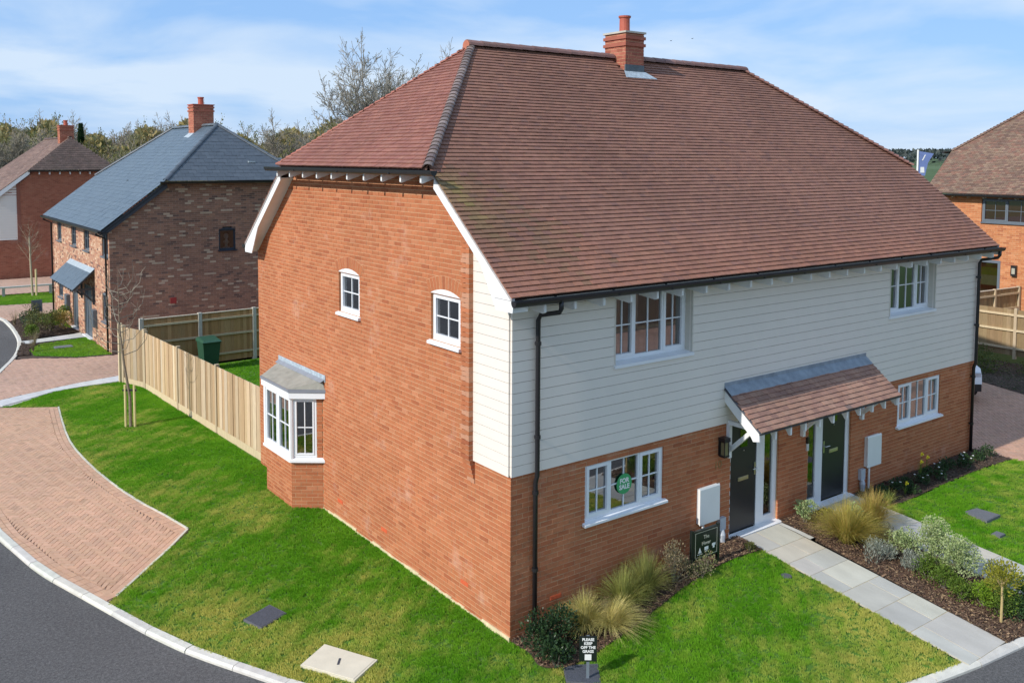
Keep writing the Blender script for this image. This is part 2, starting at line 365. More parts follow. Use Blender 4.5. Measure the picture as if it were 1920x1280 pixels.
def emit_pavers(base, items, off, nparts, zf=None):
    zf = zf or g; items.sort(key=lambda it: (it[0]-CAM.x)**2+(it[1]-CAM.y)**2)
    mb = MB(); k = 0; cache = {}
    for cx, cy, q, hor, full, t in items:
        z = zf(cx, cy)+off+random.uniform(-.0015, .0015)
        s_ = 1 if .5*sum(q[i][0]*q[(i+1) % 4][1]-q[(i+1) % 4][0]*q[i][1] for i in range(4)) > 0 else -1
        if s_ < 0: q = q[::-1]
        if full and k < nparts:
            key = (hor, random.randrange(6))
            if key not in cache:
                m2 = MB(); e = [(p[0]-cx, p[1]-cy) for p in q]; m2.hexa([(x, y, -.014) for x, y in e]+[(x*.975, y*.975, 0) for x, y in e], t, (0,)); cache[key] = m2.mesh('paver', PAVER)
            o = link('paver', cache[key], base, loc=(cx, cy, z)); k += 1
        else:
            e = [((p[0]-cx)*.985+cx, (p[1]-cy)*.985+cy) for p in q]
            mb.hexa([(*p, z-.014) for p in q]+[(*p, z) for p in e], t, (0,))
    mb.build('pavers', PAVER, base, kind='stuff')
BAY_EDGE = smooth_line([(-2.85, 17.6), (-3.03, 16.17), (-3.22, 14.4), (-3.27, 13.01), (-3.19, 11.05), (-2.98, 9.12), (-2.74, 7.92), (-2.55, 6.81)], 4)
_kin = [p for p in KERB_IN if 4.75 < p[1] < 18.9 and p[0] < -4]
BAY = BAY_EDGE+[(-4.44, 4.72)]+[p for p in reversed(_kin)]+[(-4.35, 18.55)]
base, items = herringbone('block_paved_bay', BAY, .004, (.55, .335, .215), ang=45+8, border=2)
emit_pavers(base, items, .004, 300)
# pale edging round the bay
edging = sheet('edging_base', [(-2.85, 17.6), (-2.80, 17.6), (-2.50, 6.79), (-2.55, 6.81)], -.05, SAND, zfun=lambda x, y: 0, kind='structure'); edging.name = 'edging'
eo = offset_line(BAY_EDGE+[(-2.545, 6.81)], .05)
if inside([eo[10]], BAY)[0]: eo = offset_line(BAY_EDGE+[(-2.545, 6.81)], -.05)
full_in = BAY_EDGE+[(-4.44, 4.72)]
for i, (a, b) in enumerate(zip(along(full_in, .9)[:-1], along(full_in, .9)[1:])):
    t = (b-a)/np.hypot(*(b-a)); nn = np.array((-t[1], t[0]))
    if inside([(a+b)/2+nn*.04], BAY)[0]: nn = -nn
    a2 = a+t*.004; b2 = b-t*.004; mb = MB(); q = [a2+nn*.003, b2+nn*.003, b2+nn*.045, a2+nn*.045]
    if (q[1]-q[0])[0]*(q[2]-q[1])[1]-(q[1]-q[0])[1]*(q[2]-q[1])[0] < 0: q = q[::-1]
    mb.hexa([(*p, -.04) for p in q]+[(*p, .014) for p in q], jit((.58, .54, .44), .1)); mb.build('edging_kerb', KERB, edging)
# driveway in front of the slate house
_k2 = [p for p in KERB_IN if 19.3 < p[1] < 25.6 and p[0] < -2.6]
DRV = _k2[::1]+[(-4.05, 19.40), (-2.86, 19.82), (-1.75, 20.24), (-.56, 20.52), (-.1, 20.6), (1.0, 20.75), (8, 20.9), (8, 23.9), (.2, 23.9), (-1.1, 24.15), (-2.3, 24.95)]
base, items = herringbone('slate_house_driveway', DRV, .004, (.50, .315, .225), ang=45, border=0)
emit_pavers(base, items, .004, 0)
_k3 = [p for p in KERB_IN if 33.6 < p[1] < 38 and p[0] > -4.2]
DRV2 = [(-1.75, 33.5)]+[p for p in reversed(_k3)]+[(-4, 38.6), (-1.5, 38.5), (.6, 38.1), (10, 38.5), (10, 35.2), (-.05, 34.9), (-.95, 34.97)]
DRV3 = [(-1.06, 42.3), (2, 42.2), (14, 42), (14, 48.8), (-6, 48.8), (-6, 42.3)]
for nm, dp in (('shared_driveway', DRV2), ('far_driveway', DRV3)):
    base, items = herringbone(nm, dp, .004, (.50, .325, .235), ang=45, border=0); emit_pavers(base, items, .004, 0)
# driveway to the right of the house
DRV4 = [(13.46, -.35), (13.62, -.8), (14.4, -2.6), (15.6, -4.7), (20.5, -5.1), (19.4, 1.2), (20.2, 3.5), (20.6, 12), (13.46, 12)]
base, items = herringbone('side_driveway', DRV4, .004, (.48, .29, .20), ang=45, border=0); emit_pavers(base, items, .004, 0)
# paving across the road, seen in the upper windows' reflections
base, items = herringbone('opposite_driveway', [(8, -10.9), (30, -11.8), (30, -19), (8, -19)], .004, (.40, .25, .19), ang=45, border=0, zf=lambda x, y: -.05, size=.4); emit_pavers(base, items, .004, 0, zf=lambda x, y: -.05)

# lawns: a sheet each, blades follow below
BED_EDGE = smooth_line([(0, -.03), (.02, -.45), (-.05, -.80), (.30, -1.05), (1.33, -.95), (2.19, -.80), (3.2, -.62), (4.2, -.55), (4.99, -.60)], 5)
_kl = [p for p in KERB_IN if p[1] < 4.7 and p[0] < 4.8]
LAWN1 = [(p[0], p[1]) for p in _kl]+[(4.80, -4.19), (4.99, -.62)]+BED_EDGE[::-1]+[(0, 6.3), (-.5, 6.7), (-.5, 8.0), (0, 8.4), (0, 9.9), (-.33, 19.3), (-.55, 19.67), (-1.85, 19.61), (-2.6, 19.45), (-3.1, 19.1), (-3.85, 18.47), (-4.15, 18.47), (-3.6, 18.1), (-2.80, 17.62)]+[p for p in offset_line(BAY_EDGE, .055) if True]+[(-2.50, 6.79), (-4.40, 4.70)]
_ob = offset_line(BAY_EDGE, .055)
if inside([_ob[8]], BAY)[0]: _ob = offset_line(BAY_EDGE, -.055); LAWN1 = LAWN1[:-(len(_ob)+2)]+_ob+[(-2.50, 6.79), (-4.40, 4.70)]
lawn = sheet('front_lawn', LAWN1, -.01, LAWN, .5, kind='structure')
RBED = smooth_line([(8.6, -.55), (8.9, -.78), (9.5, -.80), (10.6, -.76), (11.9, -.74), (13.0, -.78), (13.6, -.82)], 4)
_kr = [p for p in KERB_IN if 8.7 < p[0] < 15.6]
LAWN2 = [(8.58, -4.6)]+_kr+[(15.6, -4.75), (14.4, -2.65), (13.64, -.84)]+RBED[::-1]
sheet('neighbour_lawn', LAWN2, -.01, LAWN, .5, kind='structure')
LAWN3 = [(.02, 9.72), (-.30, 19.0), (-.05, 20.40), (9, 20.55), (13.4, 20), (13.4, 9.72)]
sheet('back_lawn', LAWN3, -.01, LAWN, .5, kind='structure')
LAWN4 = [(-2.2, 25.45), (-2.12, 26.68), (-1.66, 27.5), (.1, 27.95), (.1, 24.15), (-1.0, 24.35)]
sheet('slate_house_lawn', LAWN4, -.01, LAWN, kind='structure')
LAWN5 = [(-1.0, 32.6), (0.02, 30.4), (.04, 34.5), (-.9, 34.6)]
sheet('slate_house_side_lawn', LAWN5, -.012, LAWN, kind='structure')
LAWN6 = [(-6, 38.9), (-1.53, 38.64), (.57, 38.2), (12, 38.6), (12, 41.8), (1.2, 41.83), (-1.1, 41.9), (-6, 42)]
sheet('far_lawn', LAWN6, -.01, LAWN, kind='structure')
# planting beds
BED1 = [(x, y) for x, y in BED_EDGE]+[(5.02, -.02), (0.02, -.02)]
BED2 = [(6.20, -.03), (6.2, -.85), (6.10, -.9), (5.86, -4.33), (6.35, -4.38), (7.46, -4.50), (7.46, -.75), (7.2, -.6), (7.1, -.03)]
BED3 = RBED+[(13.5, -.02), (8.55, -.02)]
BED4 = [(-2.3, 25.55), (-2.72, 25.75), (-2.25, 27.85), (-2.1, 28.3), (-2.08, 28.6), (-1.93, 31.5), (-1.85, 33.4), (-1.0, 34.7), (-.9, 32.6), (0.05, 30.2), (.05, 29.3), (-2.1, 28.55), (-2.1, 27.75), (-1.68, 27.6), (-2.16, 26.7)]
BED5 = [(19.45, .0), (19.3, 1.2), (20.1, 3.5), (20.4, 8), (23.1, 8), (23.1, -1.5), (19.7, -1.5)]
for nm, bp in (('planting_bed', BED1), ('planting_bed', BED2), ('planting_bed', BED3), ('planting_bed', BED4), ('planting_bed', BED5)):
    sheet(nm, bp, .015, EARTH, .5, kind='structure')
sheet('verge_soil', [p for p in KERB_IN if 25.3 < p[1] < 35.2 and p[0] > -3]+[(-2.75, 25.2), (-2.3, 24.98), (-1.1, 24.18), (.1, 23.95), (.1, 35.0), (-.95, 35.0)], -.02, EARTH, kind='structure')
# bark mulch lying on the beds
def mulch(name, polys, dens, cols):
    mb = MB()
    for poly in polys:
        P = np.array(poly); lo = P.min(0); hi = P.max(0); n = int((hi-lo).prod()*dens); pts = lo+rng.random((n, 2))*(hi-lo); pts = pts[inside(pts, poly)]
        for x, y in pts:
            L_ = random.uniform(.008, .026)*(1.7 if random.random() < .08 else 1); w = L_*random.uniform(.2, .5); a = random.uniform(0, 6.3); tl = random.uniform(-.4, .4); z = g(x, y)+.018+random.uniform(0, .022)
            ca, sa = math.cos(a), math.sin(a); dz = L_*math.sin(tl); h = .006; c = random.choice(cols); c = jit(c, .35, .05)
            q = []
            for zz in (0, h):
                for i, j in ((-1, -1), (1, -1), (1, 1), (-1, 1)): q.append((x+ca*i*L_-sa*j*w, y+sa*i*L_+ca*j*w, z+i*dz+zz))
            mb.hexa(q, c, (0,))
    o = mb.build(name, CHIP, None, kind='stuff'); tag(o, 'brown bark chips covering the planting beds beside the front paths', 'mulch'); return o
mulch('bark_mulch', [BED1, BED2], 2300, [(.09, .05, .032), (.12, .068, .042), (.06, .035, .024), (.10, .06, .04), (.17, .105, .062), (.30, .20, .115)])
o = mulch('bark_mulch', [BED3, BED4], 500, [(.06, .04, .028), (.09, .055, .035), (.13, .09, .06)]); o['label'] = 'dark soil and bark chips under the daffodils and low plants'
o = mulch('rough_soil', [BED5], 350, [(.10, .07, .05), (.16, .12, .09), (.05, .05, .03), (.05, .08, .02)]); o['label'] = 'rough clods of soil below the far right fence'
# stone flag paths: every flag a piece
def flag_path(name, label, x0, x1, ya, yb, drift, seed, mat=SLAB):
    random.seed(seed); base = sheet(name, [(x0, ya), (x1, ya), (x1+drift, yb), (x0+drift, yb)], .007, M(name+'_pointing', (.50, .41, .26), .95, .15, 8), .5, kind='structure')
    y = ya; first = True
    while y > yb+.05:
        h = random.choice([.45, .6, .6, .75]); y2 = max(yb, y-h)
        if y2-yb < .25: y2 = yb
        fx = (y-ya)/(yb-ya)*drift; a, b = x0+fx, x1+fx; r_ = random.random()
        cuts = [a, b] if r_ < .25 else [a, a+(b-a)*random.choice([.3, .4, .58, .68]), b]
        for u, v in zip(cuts[:-1], cuts[1:]):
            t = jit(random.choice([(.50, .475, .41), (.54, .515, .43), (.47, .45, .40), (.53, .495, .405), (.44, .43, .395)]), .05); G = .006
            dx = (y2-y)/(yb-ya)*drift
            q = [(u+G+dx, y2+G), (v-G+dx, y2+G), (v-G, y-G), (u+G, y-G)]; q = [(p[0]+random.uniform(-.003, .003), p[1]+random.uniform(-.003, .003)) for p in q]
            mb = MB(); mb.hexa([(*p, g(*p)-.01) for p in q]+[(*p, g(*p)+.013) for p in q], t, (0,)); mb.build('paving_flag', mat, base)
        y = y2
    random.seed(seed+50)
flag_path('stone_path', '', 5.03, 6.10, -.10, -4.30, -.22, 3)
sheet('door_apron', [(6.1, -.10), (6.27, -.10), (6.24, -.80), (6.08, -.80)], .012, M('apron_flag', (.56, .55, .50), .85, .1, 4), .5, kind='structure')
flag_path('stone_path', '', 7.50, 8.56, -.10, -4.50, 0.0, 9)
_pp = [(-4.05, 19.37), (-2.86, 19.80), (-1.75, 20.22), (-.36, 20.50), (-.36, 19.72), (-.53, 19.70), (-1.85, 19.64), (-2.6, 19.48), (-3.1, 19.13), (-3.85, 18.50), (-4.15, 18.50), (-4.4, 19.2)]
fp = sheet('side_path', _pp, .004, M('path_joint', (.40, .38, .33), .9), kind='structure')
top = [(-4.35, 19.15), (-3.5, 19.55), (-2.86, 19.78), (-2.3, 20.0), (-1.75, 20.20), (-1.05, 20.36), (-.38, 20.48)]; bot = [(-4.1, 18.55), (-3.2, 19.10), (-2.62, 19.50), (-2.2, 19.58), (-1.75, 19.66), (-1.05, 19.70), (-.40, 19.72)]
for i in range(6):
    mb = MB(); q = [bot[i], bot[i+1], top[i+1], top[i]]; q = [(p[0]*.99+.01*sum(a[0] for a in q)/4, p[1]*.99+.01*sum(a[1] for a in q)/4) for p in q]
    mb.hexa([(*p, 0) for p in q]+[(*p, .02) for p in q], jit((.57, .565, .53), .06), (0,)); mb.build('paving_flag', SLAB, fp)
fp = sheet('slate_house_path', [(-2.2, 27.75), (-.1, 28.0), (.1, 28.0), (.1, 29.2), (-.2, 28.95), (-2.1, 28.4)], .004, M('path_joint2', (.40, .38, .33), .9), kind='structure')
for i in range(4):
    mb = MB(); a = -2.15+i*.55; b = a+.53; f0 = (a+2.2)/2.3; f1 = (b+2.2)/2.3; q = [(a, 27.78+.2*f0), (b, 27.78+.2*f1), (b, 28.38+.55*f1), (a, 28.38+.55*f0)]
    mb.hexa([(*p, 0) for p in q]+[(*p, .02) for p in q], jit((.57, .56, .53), .06), (0,)); mb.build('paving_flag', SLAB, fp)
# ------------------------------------------------------------------ building kit
def subtract(iv, a, b):
    out = []
    for p, q in iv:
        if b <= p or a >= q: out.append((p, q)); continue
        if a > p: out.append((p, a))
        if b < q: out.append((b, q))
    return out
def open_iv(outline, openings, z):
    iv = outline(z)
    for u0, u1, z0, z1, rise in openings:
        if z0 < z < z1+rise:
            a, b = u0, u1
            if rise and z > z1:
                w = (u1-u0)/2; k = math.sqrt(max(0, 1-(z-z1)/rise)); a, b = (u0+u1)/2-w*k, (u0+u1)/2+w*k
            iv = subtract(iv, a, b)
    return iv
class Bricks:
    def __init__(s): s.items = []
    def wall(s, F, outline, openings, z0, z1, palette, weights, back, course=.075, L=.225, dep=.03, u_off=0):
        k = 0; z = z0; mb = MB()
        while z < z1-1e-6:
            zc = z+course/2
            for a, b in open_iv(outline, openings, zc):
                if b-a < .02: continue
                mb.fbox(F, a+.006, b-.006, -.05, -.004, z, min(z+course, z1), skip=())
                u = math.floor((a-u_off)/L)*L+u_off-(L/2 if k % 2 else 0)
                while u < b:
                    p, q = max(u, a), min(u+L-.010, b); u += L
                    if q-p < .03: continue
                    c = jit(random.choices(palette, weights)[0], .06, .02); pr = random.uniform(-.0015, .0015)
                    s.items.append((F, p, q, z+.005, min(z+course-.005, z1), pr, c, q-p > L-.012))
            k += 1; z += course
        return mb.build(back[0], back[1], back[2])
    def emit(s, mat, stuff_parent, nparts=0, parent_of=None, name='brick'):
        def score(it):
            F, p, q, za, zb, pr, c, full = it; w = Vector(F((p+q)/2, 0, (za+zb)/2))-CAM; d = w.length
            return (F.N.dot(-w)/d)/(d*d) if full else -1
        its = sorted(s.items, key=score, reverse=True); cache = {}; mb = MB()
        for k, it in enumerate(its):
            F, p, q, za, zb, pr, c, full = it
            if k < nparts and full:
                key = (id(F), random.randrange(8))
                if key not in cache:
                    m2 = MB(); O = F((p+q)/2, 0, (za+zb)/2); m2.fbox(lambda u, n, z: tuple(np.subtract(F(u, n, z), O)), p, q, -.03, 0, za, zb, c); cache[key] = m2.mesh(name, mat)
                link(name, cache[key], parent_of[id(F)], loc=F((p+q)/2, pr, (za+zb)/2))
            else: mb.fbox(F, p, q, -.03, pr, za, zb, c)
        if mb.v: mb.build('brickwork', mat, stuff_parent, kind='stuff')
class Tiles:
    def __init__(s): s.items = []
    def slope(s, O, U, V, rows, gauge, width, rng_fn, col_fn, skip=None, thick=.020, lift=.028, side=1):
        O = Vector(O); U = Vector(U).normalized(); V = Vector(V).normalized(); Nn = U.cross(V)*side
        for k in range(rows):
            v = k*gauge; a, b = rng_fn(v+gauge*.5)
            if b-a < .03: continue
            u = math.floor(a/width)*width+(width/2 if k % 2 else 0)-width
            while u < b:
                p, q = max(u+.003, a), min(u+width-.003, b); u += width
                if q-p < .03: continue
                P = O+U*((p+q)/2)+V*v
                if skip and skip(P): continue
                s.items.append((O, U, V, Nn, p, q, v, gauge, thick, lift+random.uniform(-.003, .003), col_fn(P), q-p > width-.0065))
    def corners(s, it):
        O, U, V, Nn, p, q, v, ga, th, li, c, full = it
        lo = v-.004; hi = v+ga*1.3; B = O
        j = random.uniform(-.0015, .0015)
        def pt(u, w, n): return tuple(B+U*u+V*w+Nn*n)
        return [pt(p, lo+j, li-th), pt(q, lo+j, li-th), pt(q, hi, -.002), pt(p, hi, -.002), pt(p, lo+j, li), pt(q, lo+j, li), pt(q, hi, .004), pt(p, hi, .004)]
    def emit(s, mat, parent, nparts=0, part_parent=None, name='roof_tile', joined='roof_tiles', merge=False):
        def score(it):
            w = (it[0]+it[1]*((it[4]+it[5])/2)+it[2]*it[6])-CAM; d = w.length
            return (it[3].dot(-w)/d)/(d*d) if it[-1] else -1
        its = sorted(s.items, key=score, reverse=True); mb = MB(); cache = {}
        for k, it in enumerate(its):
            C8 = s.corners(it); c = it[10]
            if k < nparts and it[-1]:
                O8 = Vector(C8[4]); key = (id(it[1]), tuple(round(v, 3) for v in it[3]), tuple(int(v*40) for v in c))
                if key not in cache:
                    m2 = MB(); m2.hexa([tuple(Vector(p)-O8) for p in C8], c); cache[key] = m2.mesh(name, mat)
                link(name, cache[key], part_parent or parent, loc=O8)
            else: mb.hexa(C8, c, (0,))
        if mb.v: mb.build(joined, mat, parent, kind='stuff')
def facing(F, q): return q if F.U.cross(Vector((0, 0, 1))).dot(F.N) > 0 else q[::-1]
def room(F, u0, u1, z0, z1, n0, depth, parent, mat=None, name='room_interior'):
    mb = MB(); mb.fbox(F, u0-.25, u1+.25, n0-depth, n0, z0-.3, z1+.1); me_f = mb.f
    o = MB(); P = lambda u, n, z: F(u, n, z); a, b, c, d = u0-.06, u1+.06, n0-depth, n0-.03; e, f_ = z0-.3, z1+.08
    o.add([P(a, c, e), P(b, c, e), P(b, c, f_), P(a, c, f_), P(a, d, e), P(b, d, e), P(b, d, f_), P(a, d, f_)], [(0, 1, 2, 3), (0, 4, 5, 1), (3, 2, 6, 7), (0, 3, 7, 4), (1, 5, 6, 2)])
    return o.build(name, mat or ROOM, parent)
def window(parent, F, u0, u1, z0, z1, lights, n0=-.04, fw=.055, mat=None, sill=True, bars=(1, 1), open_l=(), arch=0, deep=.9, interior=True, sill_h=.06, sill_n=.07, sill_ext=.05, bar_w=.018, curtains=False, glass=None, casing=True):
    mat = mat or WHITE; mb = MB(); D_ = .06
    mb.fbox(F, u0, u0+fw, n0-D_, n0, z0, z1); mb.fbox(F, u1-fw, u1, n0-D_, n0, z0, z1)
    mb.fbox(F, u0+fw, u1-fw, n0-D_, n0, z0, z0+fw); mb.fbox(F, u0+fw, u1-fw, n0-D_, n0, z1-fw, z1)
    if arch:   # head panel filling the segmental arch
        n = 10; c = (u0+u1)/2; w = (u1-u0)/2; top = [(c+w*math.cos(math.pi*i/n), z1+arch*(1-math.cos(math.pi*i/n)**2)) for i in range(n+1)]
        mb.prism([F(u, .008, z-.01) for u, z in top], tuple(np.subtract(F(0, -.02, 0), F(0, .008, 0))))
    cuts = [u0+fw*.6]
    tot = sum(lights); x = u0+fw*.6; W = u1-u0-fw*1.2
    for l in lights: x += W*l/tot; cuts.append(x)
    for x in cuts[1:-1]: mb.fbox(F, x-fw*.5, x+fw*.5, n0-D_, n0+.003, z0+fw, z1-fw)
    fr = mb.build('window', mat, parent)
    for i, (a, b) in enumerate(zip(cuts[:-1], cuts[1:])):
        a += fw*.45; b -= fw*.45; c, d = z0+fw, z1-fw; k = 0
        if i in open_l and casing:   # opening casement stands proud
            k = .042; cm = MB(); cm.fbox(F, a-.012, a+k, n0-.03, n0+.014, c-.012, d+.012); cm.fbox(F, b-k, b+.012, n0-.03, n0+.014, c-.012, d+.012)
            cm.fbox(F, a+k, b-k, n0-.03, n0+.014, c-.012, c+k); cm.fbox(F, a+k, b-k, n0-.03, n0+.014, d-k, d+.012); cm.build('casement', mat, fr)
        a += k; b -= k; c += k; d -= k
        gp = MB(); gp.poly(facing(F, [F(a, n0-.028, c), F(b, n0-.028, c), F(b, n0-.028, d), F(a, n0-.028, d)])); gp.build('pane', glass or GLASS, fr)
        if bars[0]:
            bm_ = MB()
            for q in range(bars[0]): x = a+(b-a)*(q+1)/(bars[0]+1); bm_.fbox(F, x-bar_w/2, x+bar_w/2, n0-.034, n0-.012, c, d)
            for q in range(bars[1]):
                zz = c+(d-c)*(q+1)/(bars[1]+1); bm_.fbox(F, a, b, n0-.033, n0-.013, zz-bar_w/2, zz+bar_w/2)
            bm_.build('glazing_bar', mat, fr)
    if sill:
        sm = MB(); a, b = u0-sill_ext, u1+sill_ext; sm.hexa([F(a, sill_n, z0-sill_h), F(b, sill_n, z0-sill_h), F(b, n0-.05, z0-sill_h), F(a, n0-.05, z0-sill_h), F(a, sill_n, z0-.025), F(b, sill_n, z0-.025), F(b, n0, z0-.001), F(a, n0, z0-.001)]); sm.build('sill', mat, fr)
    if interior: room(F, u0, u1, z0, z1, n0-.10, deep, fr)
    if curtains:
        for s_ in (0, 1):
            cm = MB(); w = .24; base = u0+.03 if s_ == 0 else u1-.03-w; n = 8
            for q in range(n):
                x0, x1 = base+w*q/n, base+w*(q+1)/n; na, nb = (-.14, -.17) if q % 2 else (-.17, -.14); cm.poly([F(x0, n0+na, z0-.1), F(x1, n0+nb, z0-.1), F(x1, n0+nb, z1), F(x0, n0+na, z1)])
            cm.build('curtain', CURT, fr)
    return fr
def gutter(parent, a, b, r=.058, mat=None):
    a = Vector(a); b = Vector(b); d = (b-a).normalized(); x = d.cross(Vector((0, 0, 1))).normalized(); n = 8; q = []
    for p in (a, b):
        for rr in (r, r-.006):
            for i in range(n+1): t = math.pi*i/n; q.append(tuple(p+x*(math.cos(t)*rr)-Vector((0, 0, math.sin(t)*rr*1.45))))
    k = n+1; fs = []
    for i in range(n): fs += [(i, i+1, 2*k+i+1, 2*k+i), (k+i+1, k+i, 3*k+i, 3*k+i+1)]
    fs += [(0, 2*k, 3*k, k), (n, k+n, 3*k+n, 2*k+n)]
    for s_ in (0, 2*k): fs.append(tuple(s_+i for i in range(k)))   # stop ends
    mb = MB(); mb.add(q, fs); 
    return mb.build('gutter', mat or BLACK, parent)
def downpipe(parent, pts, brackets, F=None, r=.036, mat=None):
    mb = MB(); mb.tube(pts, r, 10); o = mb.build('downpipe', mat or BLACK, parent, smooth=True)
    for p, wall in brackets:
        b = MB(); b.lathe((p[0], p[1], p[2]-.025), [(r+.012, 0), (r+.012, .05)], 10); b.bar(p, wall, .03, .03); b.build('pipe_bracket', mat or BLACK, o)
    return o
def ridge_run(parent, a, b, n, r, tilt=.008, mat=TILE, name='ridge_tile', cols=((.25, .125, .10),)):
    a = Vector(a); b = Vector(b); d = (b-a)/n; dn = d.normalized(); x = dn.cross(Vector((0, 0, 1))).normalized(); up = x.cross(dn)
    for i in range(n):
        p = a+d*i; q = p+d*.985; mb = MB(); vv = []; k = 7
        for c, e in ((p, tilt), (q, 0)):
            for rr in (r, r-.014):
                for j in range(k+1): t = math.pi*j/k; vv.append(tuple(c+x*(math.cos(t)*rr)+up*(math.sin(t)*rr*.85+e)))
        K = k+1; fs = []
        for j in range(k): fs += [(j, j+1, 2*K+j+1, 2*K+j), (j+1, j, K+j, K+j+1), (2*K+j, 2*K+j+1, 3*K+j+1, 3*K+j)]
        fs += [(0, 2*K, 3*K, K), (k, K+k, 3*K+k, 2*K+k)]
        mb.add(vv, fs, jit(random.choice(cols), .12)); mb.build(name, mat, parent)
def bonnet_run(parent, a, b, n, r0, r1, cols, mat=TILE):
    a = Vector(a); b = Vector(b); d = (b-a)/n; dn = d.normalized(); x = dn.cross(Vector((0, 0, 1))).normalized(); up = x.cross(dn)
    for i in range(n):
        p = a+d*i-dn*.02; q = p+d*1.9; mb = MB(); vv = []; k = 6
        for c, rr, e in ((p, r0, .014), (q, r1, -.010)):
            for th in (0, -.014):
                for j in range(k+1): t = math.pi*(.08+.84*j/k); vv.append(tuple(c+x*(math.cos(t)*(rr+th)*1.15)+up*(math.sin(t)*(rr+th)*.8+e-.02)))
        K = k+1; fs = []
        for j in range(k): fs += [(j, j+1, 2*K+j+1, 2*K+j), (j+1, j, K+j, K+j+1), (2*K+j, 2*K+j+1, 3*K+j+1, 3*K+j)]
        fs += [(0, 2*K, 3*K, K), (k, K+k, 3*K+k, 2*K+k)]
        mb.add(vv, fs, jit(random.choice(cols), .14)); mb.build('hip_tile', mat, parent)
def text_mesh(s_, size, extrude=.0015, align='CENTER', bold=0.0, spacing=1.0):
    cu = bpy.data.curves.new('lettering', 'FONT'); cu.body = s_; cu.size = size; cu.extrude = extrude; cu.align_x = align; cu.align_y = 'CENTER'; cu.offset = bold; cu.resolution_u = 3; cu.space_character = spacing
    o = bpy.data.objects.new('lettering', cu); COL.objects.link(o); bpy.context.view_layer.update()
    me = bpy.data.meshes.new_from_object(o.evaluated_get(bpy.context.evaluated_depsgraph_get())); bpy.data.objects.remove(o); bpy.data.curves.remove(cu); return me
def text_on(name, s_, size, F, u, n, z, mat, parent, bold=0., spacing=1.):
    me = text_mesh(s_, size, bold=bold, spacing=spacing)
    for v in me.vertices: v.co = F(u+v.co.x, n+v.co.z, z+v.co.y)
    me.materials.clear(); me.materials.append(mat); return link(name, me, parent)

# ------------------------------------------------------------------ the main house
W = 13.42; D = 9.66; S = .82; YE = -.40; ZE = 5.13; YR = 4.63; ZR = ZE+S*(YR-YE); CS = math.sqrt(1+S*S); SL = (YR-YE)*CS
ZH = 6.90; XL = -.30; XRV = 13.46; RX0 = 2.45; RX1 = 10.55
house = thing('semi_detached_house', 'large pair of red brick houses with pale weatherboarding and a brown tiled half-hipped roof', 'house', (0, 0, 0))
FF = frame((0, 0, 0), (1, 0, 0), (0, -1, 0)); FG = frame((0, 0, 0), (0, 1, 0), (-1, 0, 0))
def zroof(y): return ZE+S*(min(y, 2*YR-y)-YE)
ZC = 2.46   # foot of the weatherboarding
RED = [(.435, .152, .067), (.455, .168, .077), (.405, .136, .060), (.365, .116, .052), (.475, .188, .092)]; REDW = [6, 3, 3, .6, .5]
win_front = [(1.43, 3.15, 1.43, 2.35, 0), (10.17, 11.88, 1.43, 2.35, 0), (4.84, 6.20, -1, 2.46, 0), (7.10, 8.50, -1, 2.46, 0)]
win_gable = [(4.68, 5.53, 4.10, 4.90, 0), (1.32, 2.18, 4.10, 4.90, 0), (6.32, 8.40, -1, 2.55, 0)]
bk = Bricks()
fw_ = bk.wall(FF, lambda z: [(.031, W)], win_front, -.15, ZC, RED, REDW, ('front_wall', MORTAR, house))
def gout(z):
    y1 = D
    if z > 4.9:
        y0 = (z+.13-ZE)/S+YE; y1 = min(D, 2*YR-y0)
    else: y0 = 0
    return [(max(0 if z < ZC else .93, y0), y1)] if y1 > y0 else []
gw_ = bk.wall(FG, gout, win_gable, -.15, 6.80, RED, REDW, ('gable_wall', MORTAR, house))
bk.emit(BRICK, house, 300, {id(FF): fw_, id(FG): gw_})
for a, b in ((4.68, 5.53), (1.32, 2.18)):   # brick arches over the gable windows
    c = (a+b)/2; w = (b-a)/2; vm = MB(); rad = (w*w+.085**2)/(2*.085); zc = 4.89+.085-rad; th = math.asin((w+.05)/rad); n = 12
    for i in range(n):
        t0 = -th+2*th*(i+.06)/n; t1 = -th+2*th*(i+.94)/n; q = [(c+r_*math.sin(t), zc+r_*math.cos(t)) for r_, t in ((rad+.004, t0), (rad+.004, t1), (rad+.215, t1), (rad+.215, t0))]
        vm.prism([FG(u, .004, z) for u, z in q], (.02, 0, 0), jit(random.choices(RED, REDW)[0], .06))
    mb = MB(); mb.prism([FG(u, .0015, z) for u, z in [(c+(rad+r_)*math.sin(-th+2*th*i/10), zc+(rad+r_)*math.cos(-th+2*th*i/10)) for r_, rg in ((0, range(11)), (.22, range(10, -1, -1))) for i in rg]], (.012, 0, 0)); ar = mb.build('window_arch', MORTAR, house)
    vm.build('arch_brick', BRICK, ar, kind='stuff')
# plain rear and right-hand walls
mb = MB(); mb.box(W-.3, W-.035, .03, D, -.15, 5.0); mb.box(.06, W-.3, D-.3, D-.035, -.15, 5.05); mb.prism([(W-.04, .0, 5.0), (W-.04, D, 5.0), (W-.04, 7.4, 6.75), (W-.04, 1.9, 6.75)], (-.1, 0, 0)); mb.build('rear_wall', M('plain_brick', (.42, .15, .08), .9, .2, 10), house)
# the outer corner of the right end: brick below, board return above is part of the front boards
b2 = Bricks(); FR = frame((W, 0, 0), (0, 1, 0), (1, 0, 0)); ew = b2.wall(FR, lambda z: [(.0, 2.0)], [], -.15, ZC, RED, REDW, ('end_wall', MORTAR, house)); b2.emit(BRICK, ew)
